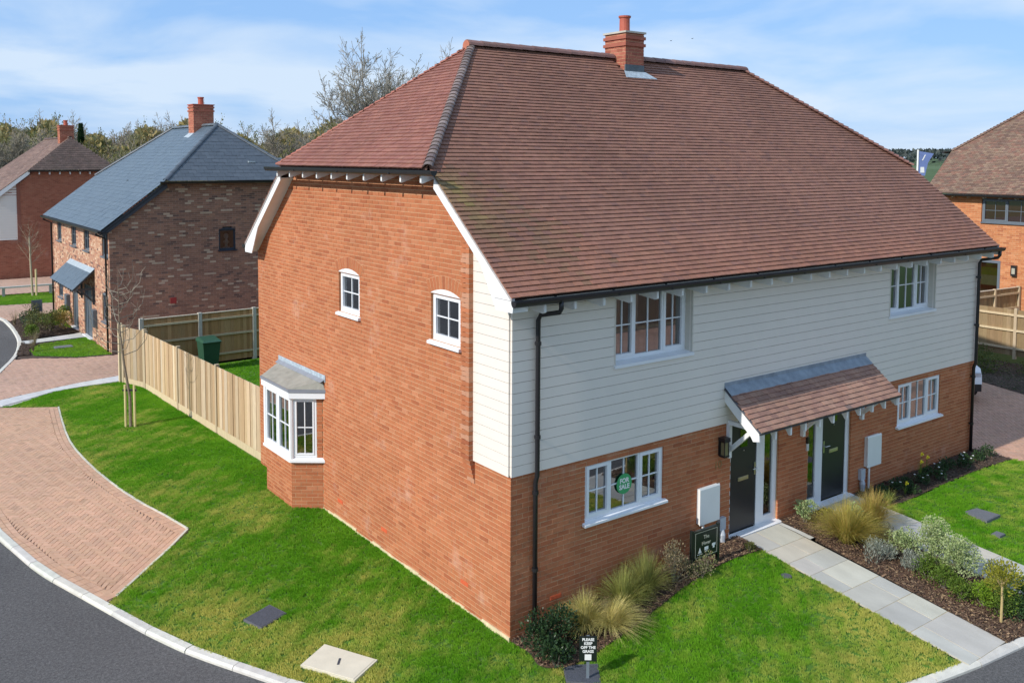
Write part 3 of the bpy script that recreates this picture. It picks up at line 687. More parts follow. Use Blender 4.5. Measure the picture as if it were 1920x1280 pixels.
# toothed brick pier the boarding stops against, corbelled at its foot
pier = MB(); z = 2.10; k = 0
while z < 5.95:
    pr = min(.115, .015+.020*k) if k < 6 else .115
    ln = .225 if k % 2 else .195; top = zroof(.93+ln)-.2
    if z+.07 < top: pier.box(-pr, .0, .915, .915+ln, z+.005, z+.07, jit(random.choices(RED, REDW)[0], .08) if random.random() > .25 else (.50, .25, .15))
    if z+.07 < top: pier.box(-pr+.008, .0, .918, .915+.10, z-.005, z+.005, (.5, .36, .25))
    z += .075; k += 1
pier.build('brick_corbel', BRICK, house, kind='stuff')
# smear of pale mortar along the foot of the gable
mb = MB(); y = 0.0
while y < 6.3:
    h = random.uniform(.02, .065); w = random.uniform(.15, .4); mb.box(-.02, .0, y, min(6.3, y+w), -.05, h); y += w
mb.build('mortar_skirt', M('mortar_pale', (.66, .55, .34), .95, .2, 9), house)
# terracotta air bricks
for F, u, z in ((FG, 5.55, .38), (FG, 3.79, .40), (FG, 1.20, .42), (FF, .86, .43)):
    mb = MB(); mb.fbox(F, u-.107, u+.107, -.02, .004, z-.032, z+.032)
    for r_ in range(2):
        for q in range(7): mb.fbox(F, u-.09+q*.027, u-.074+q*.027, .004, .006, z-.022+r_*.025, z-.006+r_*.025)
    mb.build('air_brick', AIRB, house)
# weatherboards: each board a piece, cut round the windows
wb = MB(); UW = [(2.0, 3.74, 3.84, 5.2), (9.70, 11.45, 3.84, 5.2)]
for a, b in ((.0, 2.0), (3.74, 9.70), (11.45, W)): wb.fbox(FF, a, b, -.02, .006, ZC+.02, 5.06)
for a, b in ((2.0, 3.74), (9.70, 11.45)): wb.fbox(FF, a, b, -.02, .006, ZC+.02, 3.82)
wb.fbox(FG, .0, .925, -.02, .006, ZC+.02, 5.0); wb.prism([(-.006, .0, 5.0), (-.006, .925, 5.0), (-.006, .925, 5.95), (-.006, .0, 5.25)], (.02, 0, 0)); wb.fbox(FR, 0, 1.2, -.02, .006, ZC+.02, 5.1)
clad = wb.build('boarded_wall', BOARD, house)
EXP = .153; nb = 18
def board(F, a, b, z, zt=None):
    if b-a < .04: return
    mb = MB(); zt = z+EXP-.007
    mb.hexa([F(a, .036, z), F(b, .036, z), F(b, .004, z), F(a, .004, z), F(a, .036, zt), F(b, .036, zt), F(b, .004, zt), F(a, .004, zt)]); mb.build('weatherboard', BOARD, clad)
for k in range(nb):
    z = ZC+k*EXP
    if z > 5.0: break
    iv = [(-.012, W+.012)]
    for a, b, c, d in UW:
        if z+EXP*.5 > c: iv = subtract(iv, a-.005, b+.005)
    for a, b in iv: board(FF, a, b, z)
for k in range(24):
    z = ZC+k*EXP; ymax = .925
    if zroof(0.0)-.14 < z:
        y0 = (z+.14-ZE)/S+YE
        if y0 > .8: break
    else: y0 = .012
    board(FG, max(.012, y0), ymax, z)
    if z < 5.0: board(FR, .012, 1.2, z)
# gable verge: white bargeboards, soffits, undercloak
def verge(x, sx, front=True, mirror=False, yb=None):
    ya, yb_ = (YE-.03, yb or 1.62)
    T = (lambda y: 2*YR-y) if mirror else (lambda y: y)
    za, zb = zroof(YE)-S*.03, zroof(yb_)
    mb = MB(); pts = [(x, T(ya), za-.045), (x, T(yb_), zb-.045), (x, T(yb_+.02), zb-.205), (x, T(.35), zroof(.35)-.225), (x, T(-.02), zroof(YE)-.20), (x, T(ya+.02), zroof(YE)-.20)]
    mb.prism(pts, (-.024*sx, 0, 0)); mb.build('barge_board', WHITEP, house)
    mb = MB(); pts = [(x, T(YE+.02), zroof(YE)-.15), (x, T(yb_), zb-.15), (x, T(yb_), zb-.17), (x, T(YE+.04), zroof(YE)-.17)]
    mb.prism(pts, (.30*sx, 0, 0)); mb.build('verge_soffit', WHITEP, house)
    mb = MB(); pts = [(x-.035*sx, T(YE), zroof(YE)-.045), (x-.035*sx, T(yb_+.02), zb-.030), (x-.035*sx, T(yb_+.02), zb-.004), (x-.035*sx, T(YE), zroof(YE)-.004)]
    mb.prism(pts, (.06*sx, 0, 0)); mb.build('undercloak', M('undercloak', (.42, .38, .36), .9, .25, 14), house)
verge(-.265, 1); verge(-.265, 1, mirror=True); verge(XRV-.03, -1)
# boxed eaves end at the foot of each verge
mb = MB(); mb.prism([(-.262, YE+.0, 4.93), (-.262, .0, 4.93), (-.262, .0, 5.14), (-.262, YE, 5.05)], (.25, 0, 0)); mb.build('box_end', WHITEP, house)
mb = MB(); mb.prism([(-.262, 2*YR-YE, 4.93), (-.262, D+.0, 4.93), (-.262, D-.1, 5.1), (-.262, 2*YR-YE, 5.05)], (.25, 0, 0)); mb.build('box_end', WHITEP, house)
# roof
deck = MB(); e = -.012
P = lambda x, y: (x, y, zroof(y)+e)
hy = YE+(ZH-ZE)/S
deck.poly([P(XL+.03, YE+.01), P(XRV-.03, YE+.01), P(XRV-.03, hy), P(RX1, YR), P(RX0, YR), P(XL+.03, hy)])
deck.poly([P(XL+.03, 2*YR-YE), P(XL+.03, 2*YR-hy), P(RX0, YR), P(RX1, YR), P(XRV-.03, 2*YR-hy), P(XRV-.03, 2*YR-YE)])
deck.poly([(XL-.06, hy-.05, ZH-.03), P(RX0, YR), (XL-.06, 2*YR-hy+.05, ZH-.03)]); deck.poly([P(XRV-.03, hy), P(XRV-.03, 2*YR-hy), P(RX1, YR)])
deck.poly([(XL, YE+.02, ZE-.03), (XRV-.03, YE+.02, ZE-.03), (XRV-.03, .01, ZE-.03), (XL, .01, ZE-.03)])
roof = deck.build('roof', M('roof_underlay', (.17, .10, .08), .9, .15, 8), house)
def tcol(P):
    r_ = random.random(); c = (.238, .116, .080) if r_ < .5 else (.222, .108, .077) if r_ < .75 else (.252, .124, .084) if r_ < .95 else (.205, .104, .078)
    e_ = max(0, 1-(P.y-YE)/.9)*.5; c = (c[0]*(1+.35*e_), c[1]*(1+.18*e_), c[2]*(1+.05*e_))
    if P.x < 1.3:   # green algae below the end of the hip gutter
        w_ = math.exp(-((P.x-(-.12+.22*(1.55-P.y)))/.22)**2)*sstep(-.4, 1.4, P.y)*(1 if P.y < 1.62 else 0)*random.uniform(.5, 1)
        c = tuple(c[i]*(1-w_*.5)+(.20, .22, .035)[i]*w_*.5 for i in range(3))
        w_ = (.55*math.exp(-((P.x-.35-.4*(1.6-P.y))/.5)**2))*sstep(2.3, .6, P.y); c = tuple(c[i]*(1-w_*.5)+(.15, .12, .055)[i]*w_*.5 for i in range(3))
    return jit(c, .07, .02)
def hcol(P): return jit(random.choice([(.262, .112, .083), (.245, .102, .077), (.278, .122, .090)]), .06)
def rng_front(v):
    z = ZE+v/CS*S
    if z < ZH: return (XL, XRV)
    t = (z-ZH)/(ZR-ZH); return (XL+t*(RX0-XL), XRV-t*(XRV-RX1)-.02*0)
CHX0, CHX1, CHY0, CHY1 = 6.20, 6.75, 4.22, 4.88
tl = Tiles(); rows = int(SL/.1)+1
tl.slope((0, YE, ZE), (1, 0, 0), (0, 1/CS, S/CS), rows, SL/rows, .165, rng_front, tcol, skip=lambda P: CHX0-.06 < P.x < CHX1+.06 and P.y > CHY0-.02)
HX = XL-.10; HZ = ZH-.01; hl = math.hypot(RX0-HX, ZR-HZ); hr = int(hl/.1)
def rng_hip(v):
    t = v/hl; y0 = hy-.02; return (y0+t*(YR-y0), 2*YR-y0-t*(YR-y0))
tl.slope((HX, 0, HZ), (0, 1, 0), ((RX0-HX)/hl, 0, (ZR-HZ)/hl), hr, hl/hr, .165, rng_hip, hcol, side=-1)
tl.emit(TILE, roof, 300, roof)
# rear slope tiles in larger strips (turned away from view)
t3 = Tiles(); t3.slope((0, 2*YR-YE, ZE), (1, 0, 0), (0, -1/CS, S/CS), 32, SL/32, .4, rng_front, tcol, side=-1); t3.emit(TILE, roof, joined='rear_roof_tiles')
ridge_run(roof, (RX0-.12, YR, ZR-.01), (CHX0-.02, YR, ZR-.01), 12, .13, cols=((.225, .125, .105), (.20, .11, .095)))
ridge_run(roof, (CHX1+.02, YR, ZR-.01), (RX1+.12, YR, ZR-.01), 12, .13, cols=((.225, .125, .105), (.20, .11, .095)))
mb = MB(); mb.lathe((0, 0, 0), [(.115, 0), (.115, .012)], 14, (.45, .16, .10)); me = mb.mesh('ridge_end_cap', TILE); o = link('ridge_end_cap', me, roof, loc=(RX0-.135, YR, ZR-.01)); o.rotation_euler = (0, R(90), 0); o.scale = (.9, 1, 1)
bonnet_run(roof, (HX+.05, hy-.06, HZ+.035), (RX0-.02, YR-.02, ZR+.0), 38, .078, .058, [(.22, .172, .156), (.19, .148, .135), (.25, .195, .175), (.17, .13, .12)])
bonnet_run(roof, (XRV-.03, hy-.02, ZH+.02), (RX1+.02, YR-.02, ZR+.0), 34, .10, .07, [(.24, .115, .09), (.20, .10, .08)])
bonnet_run(roof, (HX+.05, 2*YR-hy+.06, HZ+.02), (RX0-.02, YR+.02, ZR-.01), 36, .075, .05, [(.33, .125, .09), (.36, .14, .10)])
# gutters, rafter feet, downpipes
gutter(house, (XL-.02, YE-.075, ZE-.035), (XRV+.06, YE-.075, ZE-.035)); gutter(house, (XRV, 2*YR-YE+.06, ZE-.035), (XL-.02, 2*YR-YE+.06, ZE-.035))
gutter(house, (HX-.075, 2*YR-1.36, HZ-.03), (HX-.075, 1.32, HZ-.03))
for i in range(24):
    x = .30+i*(W-.5)/23; mb = MB(); mb.prism([(x-.024, .0, 4.90), (x-.024, YE+.04, 4.865), (x-.024, YE+.0, 4.885), (x-.024, YE+.0, 5.06), (x-.024, 0, 5.09)], (.044, 0, 0)); mb.build('rafter_foot', WHITEP, house)
    if i % 2 == 0: mb = MB(); mb.bar((x+.2, YE-.13, ZE-.085), (x+.2, YE+.02, ZE-.085), .03, .03); mb.bar((x+.2, YE+.02, ZE-.10), (x+.2, YE+.02, ZE-.02), .03, .02); mb.build('gutter_bracket', BLACK, house)
for i in range(10):
    y = 1.80+i*(2*YR-2*1.80)/9; mb = MB(); mb.prism([(.0, y-.024, 6.80), (-.2, y-.024, 6.72), (HX-.0, y-.024, 6.655), (HX-.02, y-.024, 6.67), (HX-.02, y-.024, 6.78), (0, y-.024, 6.83)], (0, .048, 0)); mb.build('rafter_foot', WHITEP, house)
    if i % 3 == 1: mb = MB(); mb.bar((HX-.13, y+.2, HZ-.085), (HX+.02, y+.2, HZ-.085), .03, .03); mb.build('gutter_bracket', BLACK, house)
mb = MB(); mb.prism([(-.01, 1.78, 6.83), (-.01, 2*YR-1.78, 6.83), (HX+.04, 2*YR-1.78, 6.835), (HX+.04, 1.78, 6.835)], (0, 0, .012)); mb.build('eaves_board', M('dark_board', (.10, .075, .06), .9), house)
mb = MB(); mb.prism([(.0, -.0, 5.095), (W, .0, 5.095), (W, YE+.03, 5.088), (0, YE+.03, 5.088)], (0, 0, .010)); mb.build('eaves_board', M('pale_soffit', (.5, .48, .42), .9), house)
downpipe(house, [(.53, YE-.075, 5.05), (.53, YE-.075, 4.93), (.53, YE-.04, 4.87), (.43, -.13, 4.80), (.41, -.10, 4.72), (.41, -.10, 2.42), (.41, -.075, 2.36), (.41, -.06, 2.30), (.41, -.06, .02)], [((.41, -.10, 4.38), (.41, 0, 4.38)), ((.41, -.10, 3.0), (.41, 0, 3.0)), ((.41, -.06, 2.16), (.41, 0, 2.16)), ((.41, -.06, 1.0), (.41, 0, 1.0))])
xr = 13.22; downpipe(house, [(xr+.14, YE-.075, 5.05), (xr+.14, YE-.075, 4.93), (xr+.13, YE-.04, 4.87), (xr+.02, -.13, 4.80), (xr, -.10, 4.72), (xr, -.10, 2.42), (xr, -.075, 2.36), (xr, -.06, 2.30), (xr, -.06, .28)], [((xr, -.10, 4.4), (xr, 0, 4.4)), ((xr, -.10, 3.3), (xr, 0, 3.3)), ((xr, -.06, 2.1), (xr, 0, 2.1)), ((xr, -.06, 1.0), (xr, 0, 1.0))])
# chimney
ch = MB(); ch.box(CHX0+.01, CHX1-.01, CHY0+.01, CHY1-.01, 8.5, 9.80); chim = ch.build('chimney', MORTAR, house)
cb = Bricks()
for F, w in ((frame((CHX0, CHY0, 0), (1, 0, 0), (0, -1, 0)), CHX1-CHX0), (frame((CHX0, CHY0, 0), (0, 1, 0), (-1, 0, 0)), CHY1-CHY0), (frame((CHX1, CHY0, 0), (0, 1, 0), (1, 0, 0)), CHY1-CHY0)):
    cb.wall(F, lambda z, w=w: [(.0, w)], [], 8.55, 9.78, [(.38, .125, .082), (.33, .105, .07), (.43, .15, .10)], [3, 2, 1], ('chimney_mortar', MORTAR, chim), L=.19)
for zc in (9.50, 9.65): 
    mb = MB(); mb.box(CHX0-.03, CHX1+.03, CHY0-.03, CHY1+.03, zc, zc+.065, (.36, .12, .08)); mb.build('projecting_course', BRICK, chim)
cb.emit(BRICK, chim)
mb = MB(); mb.box(CHX0-.035, CHX1+.035, CHY0-.035, CHY1+.035, 9.78, 9.82); mb.build('chimney_cap', CONC, chim)
mb = MB(); mb.lathe((6.475, 4.55, 9.80), [(.125, 0), (.125, .06), (.115, .07), (.112, .34), (.135, .35), (.138, .39), (.10, .39), (.10, .30)], 18); mb.build('chimney_pot', POT, chim, smooth=False)
mb = MB(); zf_ = lambda y: zroof(y)+.03
mb.box(CHX0-.008, CHX1+.008, CHY0-.012, CHY0+.02, zf_(CHY0)-.05, zf_(CHY0)+.15); mb.build('lead_flashing', M('lead_dark', (.10, .12, .135), .55, .2, 8), chim)
mb = MB(); mb.prism([(CHX0-.15, CHY0-.19, zf_(CHY0-.19)+.004), (CHX1+.24, CHY0-.19, zf_(CHY0-.19)+.004), (CHX1+.05, CHY0, zf_(CHY0)+.006), (CHX0-.03, CHY0, zf_(CHY0)+.006)], (0, 0, .008)); mb.build('lead_flashing', LEADP, chim)

# windows of the front
window(house, FF, 1.43, 3.15, 1.45, 2.35, [.86, 1.08, .86], n0=-.03, open_l=(0, 2), sill_h=.06)
window(house, FF, 10.17, 11.88, 1.45, 2.35, [.86, 1.08, .86], n0=-.03, open_l=(0, 2), sill_h=.06, curtains=True)
for a, b in ((2.0, 3.74), (9.70, 11.45)):
    w_ = window(house, FF, a, b, 3.86, 4.97, [.86, 1.08, .86], n0=-.12, open_l=(0, 2), sill_n=.07, sill_h=.075, sill_ext=.03, curtains=a > 5)
    mb = MB(); mb.fbox(FF, b+.001, b+.02, -.13, .045, 3.84, 5.06); mb.build('reveal_board', CREAM, w_); mb = MB(); mb.fbox(FF, a-.02, a-.001, -.13, .045, 3.84, 5.06); mb.build('reveal_board', CREAM, w_)
    mb = MB(); mb.fbox(FF, a, b, -.13, -.03, 4.97, 5.08); mb.build('head_board', CREAM, w_)
# windows of the gable
for a, b in ((4.68, 5.53), (1.32, 2.18)):
    window(house, FG, a, b, 4.13, 4.90, [1], n0=-.045, fw=.05, open_l=(0,), arch=.085, sill_h=.07, sill_n=.06, sill_ext=.04)
# canted bay window
bay = MB(); BP = [(0, 6.32), (-.5, 6.70), (-.5, 8.02), (0, 8.40)]
bay.prism([(x+.01, y, -.1) for x, y in BP], (0, 0, 1.07)); bayo = bay.build('bay_window', MORTAR, house)
bb = Bricks(); FB = []
for (p, q) in ((BP[0], BP[1]), (BP[1], BP[2]), (BP[2], BP[3])):
    d = Vector((q[0]-p[0], q[1]-p[1], 0)); n = Vector((-d.y, d.x, 0)).normalized()
    if n.x > 0: n = -n
    F = frame((p[0]+n.x*.004, p[1]+n.y*.004, 0), d, n); FB.append((F, d.length))
    bb.wall(F, lambda z, L_=d.length: [(0, L_)], [], -.15, .96, RED, REDW, ('bay_mortar', MORTAR, bayo), dep=.02)
bb.wall(frame((-.004, 6.32, 0), (-.5, .38, 0), (-.38*.0-.6, -.8, 0)), lambda z: [(0, .13)], [], .96, 2.28, RED, REDW, ('bay_mortar', MORTAR, bayo))
bb.emit(BRICK, bayo)
def bay_sill():
    mb = MB(); o_ = [(-.0, 6.23), (-.565, 6.655), (-.565, 8.06), (0, 8.48)]; i_ = [(0, 6.36), (-.46, 6.72), (-.46, 8.0), (0, 8.36)]
    for k in range(3):
        mb.hexa([(*o_[k], .955), (*o_[k+1], .955), (*i_[k+1], .955), (*i_[k], .955), (*o_[k], 1.0), (*o_[k+1], 1.0), (*i_[k+1], 1.05), (*i_[k], 1.05)])
    return mb.build('sill', WHITE, bayo)
bay_sill()
def bay_lights(F, u0, u1, lights, op):
    z0, z1 = 1.045, 2.27; fr = MB(); fr.fbox(F, u0, u1, -.06, -.0, z0, z0+.05); fr.fbox(F, u0, u1, -.06, 0, z1-.06, z1)
    cuts = np.linspace(u0, u1, lights+1)
    for i, x in enumerate(cuts): w = .05 if 0 < i < lights else .05; fr.fbox(F, max(u0, x-w), min(u1, x+w), -.06, .0, z0+.05, z1-.06)
    fr.build('bay_frame', WHITE, bayo)
    for a, b in zip(cuts[:-1], cuts[1:]):
        a += .05; b -= .05; c, d = z0+.05, z1-.06
        cm = MB(); k = .03
        for q in ((a, a+k, c, d), (b-k, b, c, d), (a+k, b-k, c, c+k), (a+k, b-k, d-k, d)): cm.fbox(F, q[0], q[1], -.03, .012, q[2], q[3])
        cm.build('casement', WHITE, bayo)
        gp = MB(); gp.poly(facing(F, [F(a+k, -.02, c+k), F(b-k, -.02, c+k), F(b-k, -.02, d-k), F(a+k, -.02, d-k)])); gp.build('pane', GLASS, bayo)
        gb = MB(); x = (a+b)/2; zc = (c+d)/2; gb.fbox(F, x-.009, x+.009, -.028, -.004, c+k, d-k); gb.fbox(F, a+k, b-k, -.027, -.005, zc-.009, zc+.009); gb.build('glazing_bar', WHITE, bayo)
bay_lights(FB[0][0], .12, FB[0][1]-.03, 1, ()); bay_lights(FB[1][0], .0, FB[1][1], 2, ()); bay_lights(FB[2][0], .03, FB[2][1]-.12, 1, ())
for y in (6.70, 8.02): mb = MB(); mb.tube([(-.505, y, 1.0), (-.505, y, 2.28)], .05, 8); mb.build('corner_post', WHITE, bayo)
fo = [(0, 6.20), (-.58, 6.645), (-.58, 8.08), (0, 8.52)]
mb = MB(); mb.prism([(*p, 2.26) for p in fo], (0, 0, .13)); mb.build('fascia', WHITE, bayo)
fo2 = [(0, 6.17), (-.60, 6.635), (-.60, 8.09), (0, 8.55)]
mb = MB(); mb.prism([(*p, 2.391) for p in fo2], (0, 0, .055)); mb.build('roof_edge_trim', M('grey_trim', (.22, .235, .27), .5, .05, 6), bayo)
mb = MB(); mb.add([(-.58, 6.65, 2.45), (-.58, 8.08, 2.45), (-.02, 8.44, 2.62), (-.02, 6.28, 2.62), (0, 6.2, 2.447), (0, 8.52, 2.447)], [(0, 3, 2, 1), (0, 4, 3), (1, 2, 5)]); mb.build('bay_roof', GRP, bayo)
mb = MB(); mb.hexa([(-.012, 6.16, 2.60), (0, 6.16, 2.60), (0, 8.52, 2.60), (-.012, 8.52, 2.60), (-.012, 6.16, 2.74), (0, 6.16, 2.74), (0, 8.52, 2.74), (-.012, 8.52, 2.74)]); mb.build('lead_flashing', LEADP, bayo)
mb = MB(); mb.prism([(-.10, 6.20, 2.60), (-.10, 8.48, 2.60), (-.013, 8.5, 2.645), (-.013, 6.18, 2.645)], (0, 0, .008)); mb.build('lead_flashing', M('grey_flash', (.24, .26, .29), .55, .1, 6), bayo)
room(frame((0, 6.4, 0), (0, 1, 0), (-1, 0, 0)), .2, 1.7, 1.0, 2.3, -.0, 1.2, bayo)

# front doors with side lights
def front_door(u0, u1, slab, glass_, zb=.37, zt=2.46, handle_u=None):
    n0 = -.05; mb = MB(); 
    mb.fbox(FF, u0, slab[0] if slab[0] < glass_[0] else glass_[0], n0-.06, n0, zb, zt)
    a, b = sorted([slab, glass_]); mb.fbox(FF, a[1], b[0], n0-.06, n0, zb, zt); mb.fbox(FF, b[1], u1, n0-.06, n0, zb, zt)
    mb.fbox(FF, a[0], a[1], n0-.06, n0, zt-.06, zt); mb.fbox(FF, b[0], b[1], n0-.06, n0, zt-.06, zt); mb.fbox(FF, glass_[0], glass_[1], n0-.06, n0, zb+.0, zb+.14)
    fr = mb.build('front_door', WHITE, house)
    sb = MB(); sb.fbox(FF, slab[0]+.004, slab[1]-.004, n0-.045, n0-.012, zb+.03, zt-.065); sb.build('door_leaf', DOORB, fr)
    gp = MB(); gp.poly([FF(glass_[0], n0-.03, zb+.14), FF(glass_[1], n0-.03, zb+.14), FF(glass_[1], n0-.03, zt-.06), FF(glass_[0], n0-.03, zt-.06)]); gp.build('side_pane', GLASSD, fr)
    room(FF, glass_[0], glass_[1], zb+.3, zt-.1, n0-.09, .6, fr, mat=M('hall', (.06, .062, .05), .9))
    sm = MB(); sm.hexa([FF(u0-.03, .09, zb-.05), FF(u1+.05, .09, zb-.05), FF(u1+.05, n0-.06, zb-.05), FF(u0-.03, n0-.06, zb-.05), FF(u0-.03, .09, zb-.02), FF(u1+.05, .09, zb-.02), FF(u1+.02, n0, zb+.012), FF(u0, n0, zb+.012)]); sm.build('threshold', WHITE, fr)
    uc = (slab[0]+slab[1])/2; lb = MB(); lb.fbox(FF, uc-.14, uc+.14, n0-.012, n0-.002, zb+.93, zb+1.0); lb.fbox(FF, uc-.12, uc+.12, n0-.002, n0+.006, zb+.945, zb+.985); lb.build('letterbox', BRASS, fr)
    hb = MB(); hu = handle_u; s_ = 1 if hu < uc else -1; hb.fbox(FF, hu-.018, hu+.018, n0-.012, n0+.004, zb+.97, zb+1.20); hb.tube([FF(hu, n0, zb+1.10), FF(hu, n0+.05, zb+1.10), FF(hu+.12*s_, n0+.055, zb+1.10)], .010, 8); hb.build('door_handle', METAL, fr)
    vb = MB(); vb.fbox(FF, uc-.10, uc+.10, n0-.012, n0-.004, zt-.55, zt-.22); vb.build('door_light', GLASSD, fr)
    kn = MB(); kn.lathe(FF(uc, n0-.004, zt-.62), [(.012, 0), (.016, .012)], 8); kn.build('door_viewer', METAL, fr)
front_door(4.84, 6.20, (4.90, 5.62), (5.84, 6.08), handle_u=5.575)
front_door(7.10, 8.50, (7.62, 8.38), (7.16, 7.40), handle_u=7.67)
# porch canopy over both doors
KX0, KX1, KY, KZ, KS = 4.62, 8.85, -.78, 2.50, .79
kt = lambda y: KZ+KS*(y-KY)
mb = MB(); mb.add([(KX0, KY, kt(KY)-.03), (KX1, KY, kt(KY)-.03), (KX1, -.03, kt(-.03)-.03), (KX0, -.03, kt(-.03)-.03), (KX0, KY, kt(KY)-.012), (KX1, KY, kt(KY)-.012), (KX1, -.03, kt(-.03)-.012), (KX0, -.03, kt(-.03)-.012)], [(3, 2, 1, 0), (4, 5, 6, 7), (0, 1, 5, 4), (1, 2, 6, 5), (3, 0, 4, 7)]); can = mb.build('porch_canopy', WHITEP, house)
ct = Tiles(); kl = math.hypot(-.03-KY, KS*(-.03-KY)); kc = math.sqrt(1+KS*KS)
def ccol(P): 
    c = random.choice([(.33, .185, .135), (.36, .205, .15), (.30, .17, .13), (.345, .20, .145)]); 
    return jit(c, .10) if random.random() > .012 else (.20, .14, .12)
kr = 9; ct.slope((0, KY-.03, KZ-.02), (1, 0, 0), (0, 1/kc, KS/kc), kr, .098, .165, lambda v: (KX0-.03, KX1+.03), ccol); ct.emit(TILE, can, 300, can, name='canopy_tile', joined='canopy_tiles')
mb = MB(); mb.prism([(KX0-.03, -.20, kt(-.20)+.028), (KX1+.03, -.20, kt(-.20)+.028), (KX1+.03, -.04, kt(-.04)+.03), (KX0-.03, -.04, kt(-.04)+.03)], (0, 0, .008)); mb.fbox(FF, KX0-.03, KX1+.03, .036, .042, kt(-.04)+.0, kt(-.04)+.10); mb.build('lead_flashing', LEAD, can)
for x in (KX0-.012, KX1-.012):
    mb = MB(); mb.prism([(x, -.02, kt(-.02)-.04), (x, KY, kt(KY)-.03), (x, KY-.01, kt(KY)-.17), (x, KY+.12, kt(KY)-.20), (x, KY+.17, kt(KY)-.13), (x, -.02, kt(-.02)-.24)], (.024, 0, 0)); mb.build('barge_board', WHITEP, can)
    mb = MB(); mb.prism([(x-.03, -.02, kt(-.02)-.02), (x-.03, KY-.02, kt(KY)-.022), (x-.03, KY-.02, kt(KY)-.008), (x-.03, -.02, kt(-.02)-.006)], (.05, 0, 0)); mb.build('undercloak', M('undercloak_dark', (.11, .11, .12), .8), can)
n = 11
for i in range(1, n):
    x = KX0+.02+i*(KX1-KX0-.06)/(n-1); mb = MB(); mb.prism([(x, -.05, kt(-.05)-.03), (x, KY+.01, kt(KY)-.03), (x, KY+.01, kt(KY)-.215), (x, KY+.05, kt(KY)-.22), (x, KY+.17, kt(KY)-.06), (x, -.05, kt(-.05)-.13)], (.042, 0, 0)); mb.build('rafter_foot', WHITEP, can)
mb = MB(); mb.box(KX0-.03, KX1+.03, KY-.035, KY-.02, kt(KY)-.055, kt(KY)-.028); mb.build('eaves_strip', M('dark_strip', (.05, .05, .055), .6), can)
mb = MB(); mb.box(KX0+.01, KX1-.02, KY+.13, KY+.20, kt(KY)-.06, kt(KY)+.02); mb.build('wall_plate', WHITEP, can)
for x in (4.74, 6.86, 8.80):
    mb = MB(); mb.box(x-.035, x+.035, -.075, -.003, 1.84, 2.50); mb.bar((x, -.07, 2.47), (x, KY+.16, 2.47), .065, .07); mb.bar((x, -.06, 1.98), (x, KY+.22, 2.45), .055, .07); mb.build('gallows_bracket', WHITEP, can)
# meter boxes, lamps, number, grey service boxes
for x0, x1 in ((3.98, 4.46), (8.99, 9.46)):
    mb = MB(); mb.fbox(FF, x0, x1, 0, .07, .82, 1.43); mo = mb.build('meter_box', M('meter_white', (.74, .74, .71), .5, .03, 4), house)
    mb = MB(); mb.hexa([FF(x0-.012, .09, .81), FF(x1+.012, .09, .81), FF(x1+.012, .071, .81), FF(x0-.012, .071, .81), FF(x0-.012, .085, 1.42), FF(x1+.012, .085, 1.42), FF(x1+.012, .071, 1.45), FF(x0-.012, .071, 1.45)]); mb.build('meter_door', M('meter_white2', (.76, .76, .73), .5, .03, 4), mo)
    mb = MB(); mb.tube([FF(x0+.11, .05, .83), FF(x0+.11, .05, .28)], .022, 8); mb.build('meter_pipe', M('pipe_white', (.7, .7, .68), .5), mo)
    u = x1+.13 if x0 < 5 else x0-.12
    mb = MB(); mb.fbox(FF, u-.075, u+.075, 0, .07, .58, .80); mb.tube([FF(u, .05, .58), FF(u-.01, .06, .5), FF(u, .06, .36)], [.04, .06, .045], 8); mb.build('service_box', M('service_grey', (.45, .48, .52), .5, .05, 6), house)
def lamp(u, z):
    mb = MB(); mb.fbox(FF, u-.055, u+.055, 0, .02, z-.16, z+.16); lo = mb.build('wall_lamp', BLACK, house)
    mb = MB(); mb.fbox(FF, u-.075, u+.075, .02, .16, z+.10, z+.17); mb.fbox(FF, u-.065, u+.065, .03, .15, z-.17, z-.14)
    for a in (-.06, .048):
        for b in (.034, .135): mb.fbox(FF, u+a, u+a+.012, b, b+.012, z-.14, z+.10)
    mb.build('lamp_case', BLACK, lo); mb = MB(); mb.fbox(FF, u-.045, u+.045, .05, .135, z-.14, z+.10); mb.build('lamp_glass', M('lamp_glass', (.22, .19, .10), .15, .1, 6), lo)
lamp(4.56, 2.07)
mb = MB(); mb.fbox(FF, 7.02, 7.075, 0, .03, 1.52, 1.66); do = mb.build('doorbell', M('bell_pale', (.6, .6, .58), .5), house); mb = MB(); mb.fbox(FF, 7.015, 7.08, 0, .04, 1.66, 1.78); mb.build('bell_camera', BLACK, do)
text_on('house_number', '10', .20, FF, 4.50, .006, 1.74, M('number_bronze', (.30, .21, .10), .4, .1, 6, metal=.6), house)
# sticker in the ground-floor window
st = MB(); n = 28; FS = frame((2.29, .0, 1.87), (1, 0, 0), (0, -1, 0)); st.prism([FS(.165*math.cos(2*math.pi*i/n), -.034, .165*math.sin(2*math.pi*i/n)) for i in range(n)], (0, -.006, 0))
sk = st.build('sale_sticker', M('sticker_green', (.06, .36, .13), .6, .04, 5)); tag(sk, 'round green FOR SALE sticker on the front ground-floor window', 'sticker')
for s_, z in (('FOR', .05), ('SALE', -.05)): text_on('lettering', s_, .105, FS, 0, -.026, z, SIGNF, sk, bold=.004)
